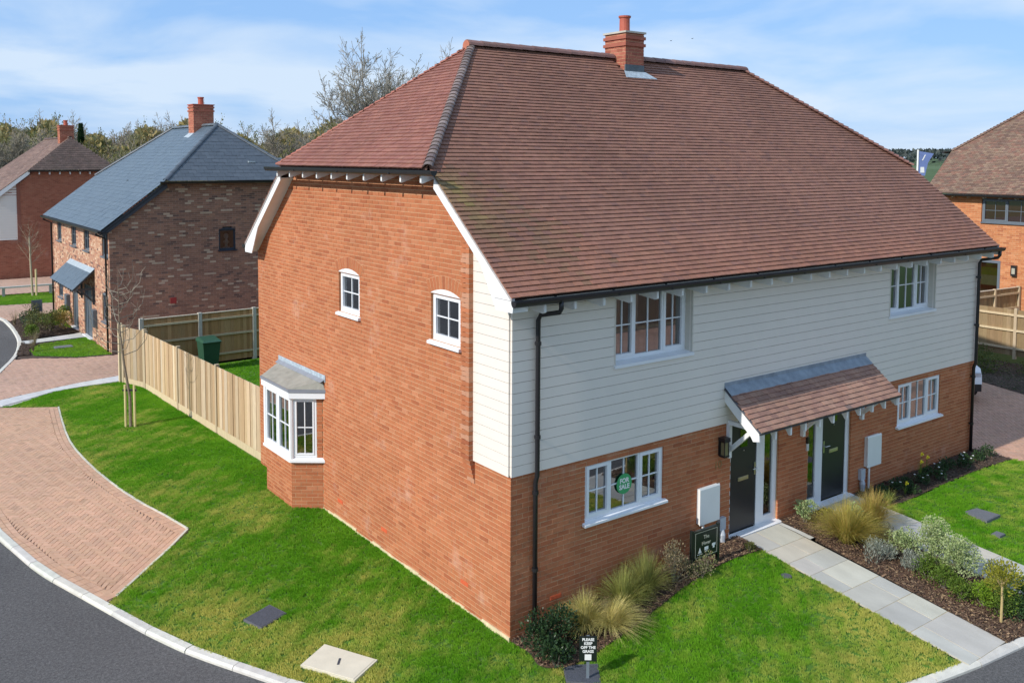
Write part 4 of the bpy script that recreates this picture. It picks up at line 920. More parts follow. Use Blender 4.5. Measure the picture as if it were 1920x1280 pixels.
# ------------------------------------------------------------------ neighbouring houses
def simple_roof(parent, x0, x1, y0, y1, axis, ze, ridge_z, hip_z, inset, over, tiles, gauge, width, colf, colh, thick, lift, mat, under, faces=('a', 'h0')):
    """half-hipped roof. axis 'y': ridge along y, slope 'a' faces -x, 'b' +x, hips at y0 (h0) and y1 (h1)"""
    xm = (x0+x1)/2; xa, xb = x0-over, x1+over; s_ = (ridge_z-ze)/(xm-xa); ya, yb = y0-over*.8, y1+over*.8
    xh = xa+(hip_z-ze)/s_; cs = math.sqrt(1+s_*s_); sl = (xm-xa)*cs; ra, rb = ya+inset, yb-inset; e = -.015
    mb = MB(); z = lambda x: ze+s_*((x if x < xm else 2*xm-x)-xa)
    P = lambda x, y: (x, y, z(x)+e)
    mb.poly([P(xa, ya), P(xh, ya), P(xm, ra), P(xm, rb), P(xh, yb), P(xa, yb)]); mb.poly([P(xb, ya), P(xb, yb), P(2*xm-xh, yb), P(xm, rb), P(xm, ra), P(2*xm-xh, ya)])
    mb.poly([P(xh, ya), P(2*xm-xh, ya), P(xm, ra)]); mb.poly([P(xh, yb), P(xm, rb), P(2*xm-xh, yb)])
    mb.poly([(xa, ya, ze-.06), (xa, yb, ze-.06), (x0+.02, yb, ze-.06), (x0+.02, ya, ze-.06)])
    rf = mb.build('roof', under, parent); t = Tiles()
    def ra_(v):
        zz = ze+v/cs*s_
        if zz < hip_z: return (ya, yb)
        k = (zz-hip_z)/(ridge_z-hip_z); return (ya+k*inset, yb-k*inset)
    n = int(sl/gauge)
    if 'a' in faces: t.slope((xa, 0, ze), (0, 1, 0), (1/cs, 0, s_/cs), n, sl/n, width, ra_, colf, thick=thick, lift=lift, side=-1)
    if 'h0' in faces:
        hl_ = math.hypot(inset, ridge_z-hip_z); n = int(hl_/gauge)
        t.slope((0, ya-.05, hip_z-.02), (1, 0, 0), (0, inset/hl_, (ridge_z-hip_z)/hl_), n, hl_/n, width, lambda v: (xh+(xm-xh)*v/hl_, 2*xm-xh-(xm-xh)*v/hl_), colh, thick=thick, lift=lift)
    if 'h1' in faces:
        hl_ = math.hypot(inset, ridge_z-hip_z); n = int(hl_/gauge)
        t.slope((0, yb+.05, hip_z-.02), (1, 0, 0), (0, -inset/hl_, (ridge_z-hip_z)/hl_), n, hl_/n, width, lambda v: (xh+(xm-xh)*v/hl_, 2*xm-xh-(xm-xh)*v/hl_), colh, thick=thick, lift=lift, side=-1)
    return rf, t, dict(xm=xm, xa=xa, xh=xh, ya=ya, yb=yb, ra=ra, rb=rb, z=z, s=s_)
def small_chimney(parent, x0, x1, y0, y1, z0, z1, potz, mat_b=BRICK):
    mb = MB(); mb.box(x0+.01, x1-.01, y0+.01, y1-.01, z0, z1-.02); c = mb.build('chimney', MORTAR, parent); cb_ = Bricks()
    for F, w in ((frame((x0, y0, 0), (1, 0, 0), (0, -1, 0)), x1-x0), (frame((x0, y0, 0), (0, 1, 0), (-1, 0, 0)), y1-y0)):
        cb_.wall(F, lambda z, w=w: [(0, w)], [], z0, z1-.02, [(.40, .13, .085), (.34, .11, .07), (.45, .16, .10)], [3, 2, 1], ('chimney_mortar', MORTAR, c))
    cb_.emit(mat_b, c)
    for zc in (z1-.30, z1-.15): mb = MB(); mb.box(x0-.03, x1+.03, y0-.03, y1+.03, zc, zc+.065, (.38, .125, .08)); mb.build('projecting_course', BRICK, c)
    mb = MB(); mb.box(x0-.035, x1+.035, y0-.035, y1+.035, z1-.03, z1+.01); mb.build('chimney_cap', POT, c)
    mb = MB(); mb.lathe(((x0+x1)/2, (y0+y1)/2, z1), [(.125, 0), (.115, .04), (.112, potz-.06), (.135, potz-.05), (.135, potz), (.10, potz)], 12); mb.build('chimney_pot', POT, c)
    return c
# slate-roofed house on the left
sh = thing('slate_roofed_house', 'multi-coloured brick house with blue-grey slate roof and dark grey windows behind the fence', 'house', (.15, 24.2, 0))
SX0, SX1, SY0, SY1 = .13, 9.6, 24.2, 34.6
MIX = [(.27, .145, .098), (.31, .165, .11), (.23, .125, .087), (.15, .09, .07), (.46, .34, .24), (.34, .18, .115)]; MIXW = [5, 4, 3, 1.1, 1.3, 1.5]
MIXF = [(.50, .27, .17), (.58, .36, .23), (.42, .20, .13), (.66, .46, .31), (.22, .12, .09), (.50, .24, .14)]
FSF = frame((SX0, SY0, 0), (0, 1, 0), (-1, 0, 0)); FSG = frame((SX0, SY0, 0), (1, 0, 0), (0, -1, 0))
swin = [(8.45, 9.30, 3.40, 4.32, 0), (5.50, 6.40, 3.40, 4.32, 0), (3.15, 4.10, 3.40, 4.32, 0), (.20, 1.10, 3.42, 4.36, 0), (8.45, 9.35, .92, 1.62, 0), (.35, 1.25, 1.0, 2.02, .10), (3.0, 4.35, -1, 2.08, 0), (5.45, 6.5, -1, 2.08, 0)]
sb_ = Bricks(); sb_.wall(FSF, lambda z: [(0.031, SY1-SY0)], swin, -.1, 4.45, MIXF, MIXW, ('front_wall', MORTAR2, sh))
sxm = (SX0-.33+SX1+.33)/2; ss = (8.36-4.46)/(sxm-(SX0-.33))
def sgout(z):
    a = 0 if z < 4.35 else max(0, (z+.12-4.46)/ss-.33); return [(a, SX1-SX0-a)]
sb_.wall(FSG, sgout, [(3.95, 4.60, 3.50, 4.30, .09)], -.1, 6.15, MIX, MIXW, ('gable_wall', MORTAR2, sh)); sb_.emit(MULTI, sh)
mb = MB(); mb.box(SX1-.3, SX1, SY0+.05, SY1, -.1, 4.4); mb.box(SX0+.06, SX1, SY1-.3, SY1, -.1, 4.4); mb.build('rear_wall', M('plain_multi', (.3, .16, .12), .9, .2, 9), sh)
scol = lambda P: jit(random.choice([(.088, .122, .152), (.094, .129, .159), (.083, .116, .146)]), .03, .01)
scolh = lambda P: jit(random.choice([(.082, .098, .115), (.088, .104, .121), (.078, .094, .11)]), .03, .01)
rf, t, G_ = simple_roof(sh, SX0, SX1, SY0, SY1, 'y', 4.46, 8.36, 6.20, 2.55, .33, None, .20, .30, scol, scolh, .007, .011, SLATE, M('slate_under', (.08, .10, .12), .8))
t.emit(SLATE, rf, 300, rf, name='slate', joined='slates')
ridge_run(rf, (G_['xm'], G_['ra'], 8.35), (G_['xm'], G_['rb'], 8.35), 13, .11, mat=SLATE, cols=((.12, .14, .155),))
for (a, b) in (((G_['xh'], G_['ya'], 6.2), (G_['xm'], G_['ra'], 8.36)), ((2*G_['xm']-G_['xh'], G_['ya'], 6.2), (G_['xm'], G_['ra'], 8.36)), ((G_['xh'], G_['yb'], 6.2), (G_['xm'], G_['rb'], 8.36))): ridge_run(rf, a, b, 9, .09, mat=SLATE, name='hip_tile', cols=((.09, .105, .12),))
for x, zz in ((5.6, 6.85), (6.75, 6.98)):   # pale roof vents on the hip
    y = G_['ya']+(zz-6.2)/(8.36-6.2)*2.55; mb = MB(); mb.box(x-.14, x+.14, y-.06, y+.06, zz-.0, zz+.06); mb.build('roof_vent', M('vent_pale', (.42, .47, .48), .5), rf)
mb = MB(); mb.box(1.9, 2.0, 28.6, 28.75, 5.98, 6.12); mb.build('roof_vent', BLACK, rf)
gutter(sh, (G_['xa']-.06, SY0-.3, 4.43), (G_['xa']-.06, SY1+.3, 4.43)); gutter(sh, (7.9, G_['ya']-.10, 6.16), (1.85, G_['ya']-.10, 6.16))
mb = MB(); mb.prism([(G_['xa'], SY0-.20, 4.40), (G_['xh']+.05, SY0-.20, 6.16), (G_['xh']+.1, SY0-.20, 5.94), (G_['xa']+.1, SY0-.20, 4.24)], (0, .02, 0)); mb.build('barge_board', M('dark_barge', (.045, .05, .06), .5), sh)
mb = MB(); mb.prism([(G_['xa'], SY0-.2, 4.30), (G_['xh']+.05, SY0-.2, 6.06), (G_['xh']+.05, SY0-.01, 6.06), (G_['xa'], SY0-.01, 4.30)], (0, 0, -.02)); mb.build('verge_soffit', M('dark_soffit', (.05, .055, .06), .7), sh)
for y in (SY0+.22, SY1-.15): downpipe(sh, [(G_['xa']-.06, y, 4.40), (G_['xa']-.06, y, 4.28), (SX0-.08, y-.02, 4.12), (SX0-.08, y-.02, .05)], [((SX0-.08, y-.02, 3.2), (SX0, y-.02, 3.2)), ((SX0-.08, y-.02, 1.2), (SX0, y-.02, 1.2))])
for a, b, c, d, r_ in swin[:6]: window(sh, FSF, a, b, c+.03, d, [1, 1] if b-a > .5 else [1], n0=-.05, fw=.05, mat=GREYF, bars=(1, 1), arch=r_*.9, sill_h=.06, deep=.6, open_l=(0,), glass=GLASSD)
window(sh, FSG, 3.95, 4.60, 3.52, 4.30, [1], n0=-.04, fw=.06, mat=M('dark_frame', (.03, .036, .05), .45), bars=(0, 0), arch=.085, deep=.7, sill_h=.05)
bust = MB(); bust.lathe((SX0+4.35, SY0+.35, 3.52), [(.13, 0), (.14, .05), (.05, .12), (.06, .20), (.13, .26), (.05, .34), (.05, .38), (.09, .46), (.09, .54), (.04, .60)], 12); bo = bust.build('window_ornament', M('ornament', (.65, .66, .66), .5), None, smooth=True); tag(bo, 'pale ornament standing inside the dark arched gable window', 'ornament')
for u0, u1 in ((3.0, 4.35), (5.45, 6.5)):
    mb = MB(); mb.fbox(FSF, u0, u0+.06, -.12, -.05, 0, 2.08); mb.fbox(FSF, u1-.06, u1, -.12, -.05, 0, 2.08); mb.fbox(FSF, u0+.06, u1-.06, -.12, -.05, 2.0, 2.08); mb.fbox(FSF, u0+.98 if u1-u0 > 1.2 else u1-.12, u0+1.06 if u1-u0 > 1.2 else u1-.06, -.12, -.05, .02, 2.0); dr = mb.build('front_door', GREYF, sh)
    mb = MB(); mb.fbox(FSF, u0+.06, u1-.06, -.11, -.075, .02, 2.0); mb.build('door_leaf', M('grey_door', (.10, .12, .14), .45), dr)
    mb = MB(); mb.fbox(FSF, u0-.02, u1+.02, -.05, .10, -.02, .05); mb.build('threshold', WHITE, dr)
    mb = MB(); mb.fbox(FSF, u0+.16, u0+.20, -.075, -.03, .95, 1.15); mb.build('door_handle', METAL, dr)
for u, z in ((2.35, .95), (7.2, .95)): mb = MB(); mb.fbox(FSF, u-.24, u+.24, 0, .13, z-.33, z+.33); mo = mb.build('meter_box', GREYF, sh); mb = MB(); mb.fbox(FSF, u-.22, u+.22, .13, .15, z-.31, z+.31); mb.build('meter_door', M('grey_mdoor', (.10, .12, .14), .5), mo)
# its slate porch canopy
cx0 = SX0-.75; KY0, KY1 = SY0+2.35, SY0+6.75
mb = MB(); mb.add([(cx0, KY0, 2.10), (cx0, KY1, 2.10), (SX0, KY1, 2.80), (SX0, KY0, 2.80), (cx0, KY0, 2.05), (cx0, KY1, 2.05), (SX0, KY1, 2.72), (SX0, KY0, 2.72)], [(0, 1, 2, 3), (7, 6, 5, 4), (0, 4, 5, 1), (0, 3, 7, 4), (1, 5, 6, 2)]); sc_ = mb.build('porch_canopy', M('canopy_dark', (.04, .045, .05), .6), sh)
t = Tiles(); hl_ = math.hypot(.75, .70); t.slope((cx0-.04, 0, 2.075), (0, 1, 0), (.75/hl_, 0, .70/hl_), 5, hl_/5*.92, .30, lambda v: (KY0, KY1), scol, thick=.007, lift=.014, side=-1); t.emit(SLATE, sc_, 300, sc_, name='slate')
mb = MB(); mb.prism([(SX0-.16, KY0, 2.67), (SX0-.16, KY1, 2.67), (SX0-.002, KY1, 2.83), (SX0-.002, KY0, 2.83)], (0, 0, .01)); mb.build('lead_flashing', M('lead_light', (.36, .42, .46), .6, .1, 5), sc_)
for i in range(12): y = KY0+.1+i*(KY1-KY0-.2)/11; mb = MB(); mb.prism([(cx0+.02, y, 2.05), (cx0+.02, y, 1.94), (cx0+.10, y, 1.97), (cx0+.2, y, 2.2)], (0, .05, 0)); mb.build('rafter_foot', GREYF, sc_)
for y in (KY0+.15, (KY0+KY1)/2, KY1-.15): mb = MB(); mb.box(SX0-.07, SX0-.003, y-.035, y+.035, 1.45, 2.1); mb.bar((SX0-.06, y, 2.05), (cx0+.2, y, 2.05), .06, .07); mb.bar((SX0-.05, y, 1.55), (cx0+.25, y, 2.03), .05, .06); mb.build('gallows_bracket', M('bracket_dark', (.05, .055, .06), .6), sc_)
for u, z in ((2.2, 1.73), (5.8, 1.85)): mb = MB(); mb.fbox(FSG, u-.11, u+.11, 0, .02, z-.11, z+.11); mb.build('flue_vent', M('vent_red', (.30, .035, .03), .6), sh)
small_chimney(sh, sxm-.42, sxm+.42, 28.1, 28.8, 7.8, 9.25, .32)
mb = MB(); mb.prism([(sxm-.66, 28.05, 7.85), (sxm-.66, 28.85, 7.85), (sxm-.41, 28.8, 8.06), (sxm-.41, 28.1, 8.06)], (0, 0, .012)); mb.build('lead_flashing', LEADP, sh)

# brown-tiled house beyond it
fh = thing('tiled_house', 'distant brick house with brown tiled roof and white boarded corner at the left edge', 'house', (.2, 49, 0))
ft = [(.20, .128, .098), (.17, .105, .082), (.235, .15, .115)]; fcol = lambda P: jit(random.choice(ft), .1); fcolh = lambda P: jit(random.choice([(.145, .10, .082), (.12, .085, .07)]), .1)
X0, X1, Y0, Y1 = -.2, 8.1, 49.0, 59.0
PB = M('far_brick', (.25, .098, .066), .9, .14, 3, fine=.10, big=.08, stretch=(1, 1, 7), bump=.2, bscale=14)
mb = MB(); mb.box(X0+.02, X1, Y0, Y1, -.1, 4.8); mb.prism([(X0+.02, Y0, 4.8), (X1, Y0, 4.8), (6.2, Y0, 6.25), (1.75, Y0, 6.25)], (0, .3, 0)); fwl = mb.build('brick_wall', PB, fh)
fb_ = Bricks(); fb_.wall(frame((X0, Y0-.036, 0), (1, 0, 0), (0, -1, 0)), lambda z: [(0 if z < 2.25 else 1.0, X1-X0)] if z < 4.7 else [((z-4.7)*1.25+.12, X1-X0-(z-4.7)*1.25)], [], -.1, 6.2, [(.33, .115, .068), (.36, .135, .08), (.29, .10, .06)], [3, 2, 1], ('gable_face', M('far_mortar', (.36, .20, .13), .9), fh)); fb_.emit(BRICK, fh)
k = 0; z = 2.25
while z < 5.7:   # boarded corner
    b = .80 if z < 4.9 else .80; a = X0 if z < 4.8 else X0+(z-4.75)*1.25
    if b-a > .08: mb = MB(); mb.hexa([(a-.02, Y0-.05, z), (b, Y0-.05, z), (b, Y0-.005, z), (a-.02, Y0-.005, z), (a-.02, Y0-.03, z+.16), (b, Y0-.03, z+.16), (b, Y0-.005, z+.16), (a-.02, Y0-.005, z+.16)]); mb.build('weatherboard', BOARD, fh)
    z += .153
mb = MB(); mb.box(.80, .98, Y0-.07, Y0-.001, 2.1, 5.5); mb.build('brick_corbel', PB, fh)
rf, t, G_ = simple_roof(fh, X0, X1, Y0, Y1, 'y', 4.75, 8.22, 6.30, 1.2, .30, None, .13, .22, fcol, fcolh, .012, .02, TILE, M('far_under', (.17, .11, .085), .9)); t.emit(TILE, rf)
ridge_run(rf, (G_['xm'], G_['ra'], 8.2), (G_['xm'], G_['rb'], 8.2), 20, .11, cols=((.15, .10, .085),))
mb = MB(); xa = G_['xa']; mb.prism([(xa, Y0-.26, 4.72), (G_['xh'], Y0-.26, 6.27), (G_['xh'], Y0-.26, 6.05), (xa+.1, Y0-.26, 4.50)], (0, .03, 0)); mb.build('barge_board', WHITEP, fh)
gutter(fh, (6.6, Y0-.36, 6.25), (1.4, Y0-.36, 6.25)); gutter(fh, (xa-.06, Y0-.3, 4.72), (xa-.06, Y1+.3, 4.72))
for i in range(9): x = 2.0+i*.55; mb = MB(); mb.box(x-.03, x+.03, Y0-.26, Y0, 6.02, 6.16); mb.build('rafter_foot', WHITEP, fh)
small_chimney(fh, 3.45, 4.25, 50.4, 51.1, 7.6, 8.95, .32)
# house beyond the right-hand fence
rh = thing('orange_brick_house', 'orange brick house with brown roof and grey windows beyond the right-hand fences', 'house', (28, 0, .6))
X0, X1, Y0, Y1 = 28.0, 37.6, -5.5, 9.05
FRH = frame((X0, 0, 0), (0, 1, 0), (-1, 0, 0)); OR = [(.53, .21, .09), (.48, .175, .075), (.58, .25, .115), (.42, .145, .065)]
ob = Bricks(); rw = [(4.25, 7.15, 4.68, 5.62, 0), (6.35, 7.7, .4, 3.24, 0)]
ob.wall(FRH, lambda z: [(1.0, 9.05)], rw, .45, 5.72, OR, [4, 3, 2, 1], ('side_wall', MORTAR, rh)); ob.emit(BRICK, rh)
mb = MB(); mb.box(X0+.06, X1, Y0, Y1-.02, .3, 5.70); mb.build('house_core', M('plain_orange', (.45, .17, .08), .9, .15, 8), rh)
window(rh, FRH, 4.27, 7.13, 4.70, 5.60, [1, 1.1, 1], n0=-.03, fw=.06, mat=GREYF, open_l=(0, 2), sill_h=.05, interior=False, glass=GLASSD, sill_ext=.02)
mb = MB(); mb.fbox(FRH, 6.35, 6.45, -.06, .01, .6, 3.24); mb.fbox(FRH, 7.6, 7.7, -.06, .01, .6, 3.24); mb.fbox(FRH, 6.45, 7.6, -.06, .01, 3.14, 3.24); pd = mb.build('patio_door', GREYF, rh)
mb = MB(); mb.poly(facing(FRH, [FRH(6.45, -.03, .6), FRH(7.6, -.03, .6), FRH(7.6, -.03, 3.14), FRH(6.45, -.03, 3.14)])); mb.build('pane', GLASSD, pd)
mb = MB(); mb.fbox(FRH, 5.72, 5.92, 0, .12, 2.72, 3.12); wl_ = mb.build('wall_lamp', BLACK, rh); mb = MB(); mb.fbox(FRH, 5.76, 5.88, .12, .13, 2.80, 3.02); mb.build('lamp_glass', M('lamp_glass2', (.4, .38, .3), .2), wl_)
gt = [(.205, .135, .095), (.17, .105, .078), (.24, .16, .11), (.22, .12, .085)]
rf, t, G_ = simple_roof(rh, X0, X1, Y0, Y1, 'y', 5.78, 9.95, 7.45, 3.0, .32, None, .10, .165, lambda P: jit(random.choice(gt), .13), fcolh, .012, .02, TILE, M('r_under', (.18, .115, .085), .9), faces=('a',))
t.emit(TILE, rf)
bonnet_run(rf, (G_['xh'], G_['yb'], 7.45), (G_['xm'], G_['rb'], 9.95), 34, .10, .06, [(.22, .14, .10), (.18, .11, .085)])
gutter(rh, (G_['xa']-.06, Y1+.25, 5.74), (G_['xa']-.06, Y0-.25, 5.74)); gutter(rh, (G_['xh']-.5, G_['yb']+.1, 7.42), (G_['xm']+2, G_['yb']+.1, 7.42))
for i in range(12): y = 8.8-i*.6; mb = MB(); mb.box(X0-.24, X0, y-.022, y+.022, 5.60, 5.70); mb.build('rafter_foot', M('feather', (.5, .45, .36), .7), rh)

# ------------------------------------------------------------------ fences: every board and post a piece
PALE = [(.50, .355, .205), (.55, .41, .255), (.455, .31, .17), (.58, .45, .30), (.42, .28, .15)]
def board_fence(name, label, a, b, h, n_panels, zf, cols, bw=.125, post_w=.09, post_mat=None, post_h=.05, gravel=.15, rails_side=0, panel_tones=None, rail_mat=None, cap=True, nrm=None):
    a = np.array(a, float); b = np.array(b, float); L_ = np.hypot(*(b-a)); t_ = (b-a)/L_; nn = np.array((-t_[1], t_[0])) if nrm is None else np.array(nrm, float)
    f = thing(name, label, 'fence', (a[0], a[1], zf(*a))); F = frame((a[0], a[1], 0), (t_[0], t_[1], 0), (nn[0], nn[1], 0)); pl_ = L_/n_panels
    for i in range(n_panels+1):
        u = i*pl_; p = a+t_*u; z = zf(*p); mb = MB(); mb.fbox(F, u-post_w/2, u+post_w/2, -post_w*.6, post_w*.55, z-.1, z+h+post_h, jit((.50, .39, .25), .1)); mb.build('fence_post', post_mat or TIMBER, f)
    for i in range(n_panels):
        u0, u1 = i*pl_+post_w/2, (i+1)*pl_-post_w/2; z = zf(*(a+t_*(u0+u1)/2)); tone = (panel_tones[i % len(panel_tones)] if panel_tones else 1.0); nb_ = max(1, int((u1-u0)/bw)); w = (u1-u0)/nb_
        for q in range(nb_):
            x = u0+q*w; mb = MB(); c = jit(random.choice(cols), .15); c = tuple(v*tone for v in c); off = .012*(q % 2)
            mb.fbox(F, x+.0015, x+w+.008-(0.0095 if q == nb_-1 else 0), .012-off*.5, .030+random.uniform(0, .006)-off, z+gravel, z+h+random.uniform(-.004, .004), c); mb.build('fence_board', TIMBER, f)
        if gravel: mb = MB(); mb.fbox(F, u0, u1, .0, .035, z-.05, z+gravel-.004, jit((.58, .46, .28), .08)); mb.build('gravel_board', TIMBER, f)
        for zr in (.25, .95, 1.55) if h > 1.5 else (.3, 1.1):
            mb = MB(); mb.fbox(F, u0, u1, -.05, .004, z+zr*h/1.8, z+zr*h/1.8+.065, jit((.56, .44, .27), .08)); mb.build('fence_rail', rail_mat or TIMBER, f)
        if cap: mb = MB(); mb.fbox(F, u0, u1, -.025, .045, z+h+.006, z+h+.032, jit((.66, .56, .42), .06)); mb.build('fence_cap', TIMBER, f)
    return f
board_fence('timber_fence', 'pale close-board timber fence running from the brick gable beside the lawn', (.12, 9.72), (-.24, 18.32), 1.70, 3, lambda x, y: .03, PALE, bw=.17, nrm=(-1, -.04), panel_tones=[1.0, .86, 1.08], cap=False)
board_fence('timber_fence', 'short darker end panel closing the pale fence by the side path', (-.245, 18.42), (-.60, 19.48), 1.74, 1, lambda x, y: .03, PALE, bw=.15, nrm=(-.95, -.3), panel_tones=[.72], cap=False)
mb = MB(); mb.bar((-.66, 19.62, .0), (-.66, 19.62, 1.86), .12, .12, up=(1, 0, 0), tint=(.62, .50, .31)); ep = mb.build('gate_post', TIMBER, None); tag(ep, 'tall square timber post at the far end of the pale fence', 'post')
DIM = [(.36, .205, .080), (.40, .23, .095), (.33, .185, .072), (.42, .25, .11)]
board_fence('garden_fence', 'brown board fence with concrete posts across the back of the garden', (-1.7+2.0-.1, 20.47), (9.8, 20.75), 1.70, 5, lambda x, y: .04, DIM, bw=.11, post_w=.12, post_mat=CONC, post_h=.06, gravel=.0, nrm=(0, 1))
f1 = board_fence('boundary_fence', 'tan board fence with three pale rails facing the side driveway', (23.0, 8.4), (23.0, -1.5), 1.51, 4, lambda x, y: .72, [(.28, .19, .095), (.31, .215, .11), (.25, .17, .085), (.34, .24, .13)], bw=.12, gravel=0, nrm=(1, 0), cap=False)
board_fence('boundary_fence', 'tan board fence behind, climbing towards the orange brick house', (23.2, 6.0), (27.9, 5.6), 1.62, 3, lambda x, y: .70, [(.29, .20, .10), (.32, .225, .115)], bw=.12, gravel=.1, nrm=(0, 1))
board_fence('opposite_fence', 'timber fence across the road, mirrored in the upper front windows', (9, -16.5), (29, -16.5), 1.8, 8, lambda x, y: -.05, [(.30, .22, .14), (.34, .25, .16)], bw=.25, nrm=(0, 1))
# low timber rail on the far lawn
kr_ = thing('knee_rail', 'low grey timber knee rail along the far lawn', 'rail', (-3, 41.6, 0))
for x in (-5.5, -3.2, -1.0, 1.15, 3.3): mb = MB(); mb.box(x-.06, x+.06, 41.4, 41.52, -.1, .42, (.45, .42, .37)); mb.build('rail_post', TIMBER, kr_)
mb = MB(); mb.box(-6, 4, 41.38, 41.54, .42, .50, (.62, .58, .52)); mb.build('top_rail', TIMBER, kr_)
# wheelie bin
bn = thing('wheelie_bin', 'dark green wheelie bin standing by the garden fence', 'bin', (2.15, 19.75, .0)); x, y = 2.15, 19.75; BG = M('bin_green', (.028, .085, .05), .45, .1, 6)
mb = MB(); mb.hexa([(x-.22, y-.25, .06), (x+.22, y-.25, .06), (x+.22, y+.25, .06), (x-.22, y+.25, .06), (x-.29, y-.35, .95), (x+.29, y-.35, .95), (x+.29, y+.33, .95), (x-.29, y+.33, .95)]); mb.box(x-.31, x+.31, y-.37, y+.35, .93, .97); mb.build('bin_body', BG, bn)
mb = MB(); mb.hexa([(x-.32, y-.40, .975), (x+.32, y-.40, .975), (x+.32, y+.38, .985), (x-.32, y+.38, .985), (x-.27, y-.33, 1.03), (x+.27, y-.33, 1.03), (x+.27, y+.28, 1.08), (x-.27, y+.28, 1.08)]); mb.build('bin_lid', BG, bn)
mb = MB(); mb.tube([(x-.27, y+.42, 1.0), (x+.27, y+.42, 1.0)], .018, 8); mb.bar((x-.25, y+.36, .97), (x-.25, y+.42, 1.0), .03, .03); mb.bar((x+.25, y+.36, .97), (x+.25, y+.42, 1.0), .03, .03); mb.build('bin_handle', BG, bn)
for s_ in (-1, 1): mb = MB(); mb.tube([(x+s_*.20, y+.28, .10), (x+s_*.26, y+.28, .10)], .10, 12); mb.build('wheel', BLACK, bn)
# white car behind the right corner
CW = M('car_white', (.75, .75, .76), .25, .02, 3, spec=.6); CT = M('tyre', (.02, .02, .02), .8)
def car(loc, rz):
    c = thing('parked_car', 'white car parked on the side driveway, only its nose showing past the house', 'car', loc, world_children=False); c.rotation_euler = (0, 0, rz)
    prof = [(-2.05, .35), (-2.1, .62), (-2.02, .86), (-1.95, .95), (-1.72, 1.42), (-.6, 1.50), (.25, 1.45), (1.0, 1.0), (1.8, .88), (2.02, .72), (2.08, .5), (2.02, .32)]
    hw = [.78, .82, .84, .85, .66, .64, .63, .82, .80, .74, .72, .74]; mb = MB(); n = len(prof); q = []
    for s_ in (-1, 1): q += [(p[0], s_*w, p[1]) for p, w in zip(prof, hw)]
    mb.add(q, [(i, i+1, n+i+1, n+i) for i in range(n-1)]+[(n-1, 0, n, 2*n-1), tuple(range(n)), tuple(range(2*n-1, n-1, -1))]); link('body', mb.mesh('body', CW), c)
    mb = MB(); mb.poly([(1.02, -.78, 1.02), (1.02, .78, 1.02), (.30, .60, 1.44), (.30, -.60, 1.44)]); mb.v = [(a+.012, b, d+.012) for a, b, d in mb.v]; link('windscreen', mb.mesh('windscreen', BLACK), c)
    for s_ in (-1, 1):
        mb = MB(); mb.add([(-1.6, s_*.70, 1.38), (.15, s_*.68, 1.40), (.85, s_*.83, 1.02), (-1.75, s_*.86, .98)], [(0, 1, 2, 3)]); mb.v = [(a, b+s_*.015, d) for a, b, d in mb.v]; link('side_window', mb.mesh('side_window', BLACK), c)
        mb = MB(); mb.box(1.78, 2.03, s_*.60-.12, s_*.60+.12, .66, .80); link('headlight', mb.mesh('headlight', M('lens', (.5, .52, .55), .1)), c)
        for x in (-1.3, 1.3):
            mb = MB(); mb.tube([(x, s_*.66, .31), (x, s_*.86, .31)], .31, 18); w = link('wheel', mb.mesh('wheel', CT), c); mb = MB(); mb.tube([(x, s_*.80, .31), (x, s_*.868, .31)], .19, 14); link('rim', mb.mesh('rim', METAL), w)
    mb = MB(); mb.box(1.9, 2.11, -.70, .70, .30, .50); link('bumper', mb.mesh('bumper', BLACK), c)
    return c
car((18.35, 3.95, g(17, 2.4)+.02), R(-128))
# banner beyond the roof
fl = thing('feather_banner', 'pale blue and white banner on a pole beyond the roof', 'banner', (49.6, 22.0, .4))
mb = MB(); mb.tube([(49.6, 22.0, 0), (49.62, 22.0, 7.75)], .06, 8); mb.build('pole', WHITEP, fl)
BL = M('banner_blue', (.16, .22, .45), .7, .15, 2); mb = MB(); d = np.array((.80, -.59)); o_ = np.array((49.66, 21.96))
mb.add([(*(o_), 6.1), (*(o_+d*.45), 6.05), (*(o_+d*.62), 6.9), (*(o_+d*.98), 7.50), (*(o_), 7.66)], [(0, 1, 2, 3, 4)]); bo = mb.build('banner_cloth', BL, fl); bo.modifiers.new('thickness', 'SOLIDIFY').thickness = .01
mb = MB(); e = np.array((-.006, -.012)); mb.add([(*(o_+d*.12+e), 6.25), (*(o_+d*.40+e), 6.25), (*(o_+d*.36+e), 6.62), (*(o_+d*.12+e), 6.62)], [(0, 1, 2, 3)]); mb.add([(*(o_+d*.20+e), 7.05), (*(o_+d*.28+e), 7.05), (*(o_+d*.46+e), 7.42), (*(o_+d*.38+e), 7.42)], [(0, 1, 2, 3)]); mb.build('banner_mark', WHITEP, bo)
# covers set in the lawns
def cover(name, label, pts, z, mat, border=None, fr=None):
    c = thing(name, label, 'cover', (pts[0][0], pts[0][1], z)); P = np.array(pts); cc = P.mean(0)
    mb = MB(); mb.hexa([(*p, z-.04) for p in P]+[(*p, z+.022) for p in P]); mb.build('cover_frame', fr or border or mat, c)
    Q = cc+(P-cc)*.93; mb = MB(); mb.hexa([(*p, z-.02) for p in Q]+[(*p, z+.027) for p in Q]); mb.build('cover_lid', mat, c)
    return c
CRM = M('cream_concrete', (.66, .60, .46), .85, .07, 5, fine=.08)
cover('inspection_cover', 'dark grey square cover set in the lawn beside the road', [(-2.81, 2.47), (-2.32, 2.68), (-2.43, 3.09), (-2.93, 2.88)], 0, RECESS, M('cover_edge', (.12, .12, .13), .7))
cc_ = cover('concrete_cover', 'large cream concrete cover with a dark slot near the kerb', [(-2.32, .39), (-1.82, .67), (-2.24, 1.49), (-2.75, 1.18)], .005, CRM, CRM)
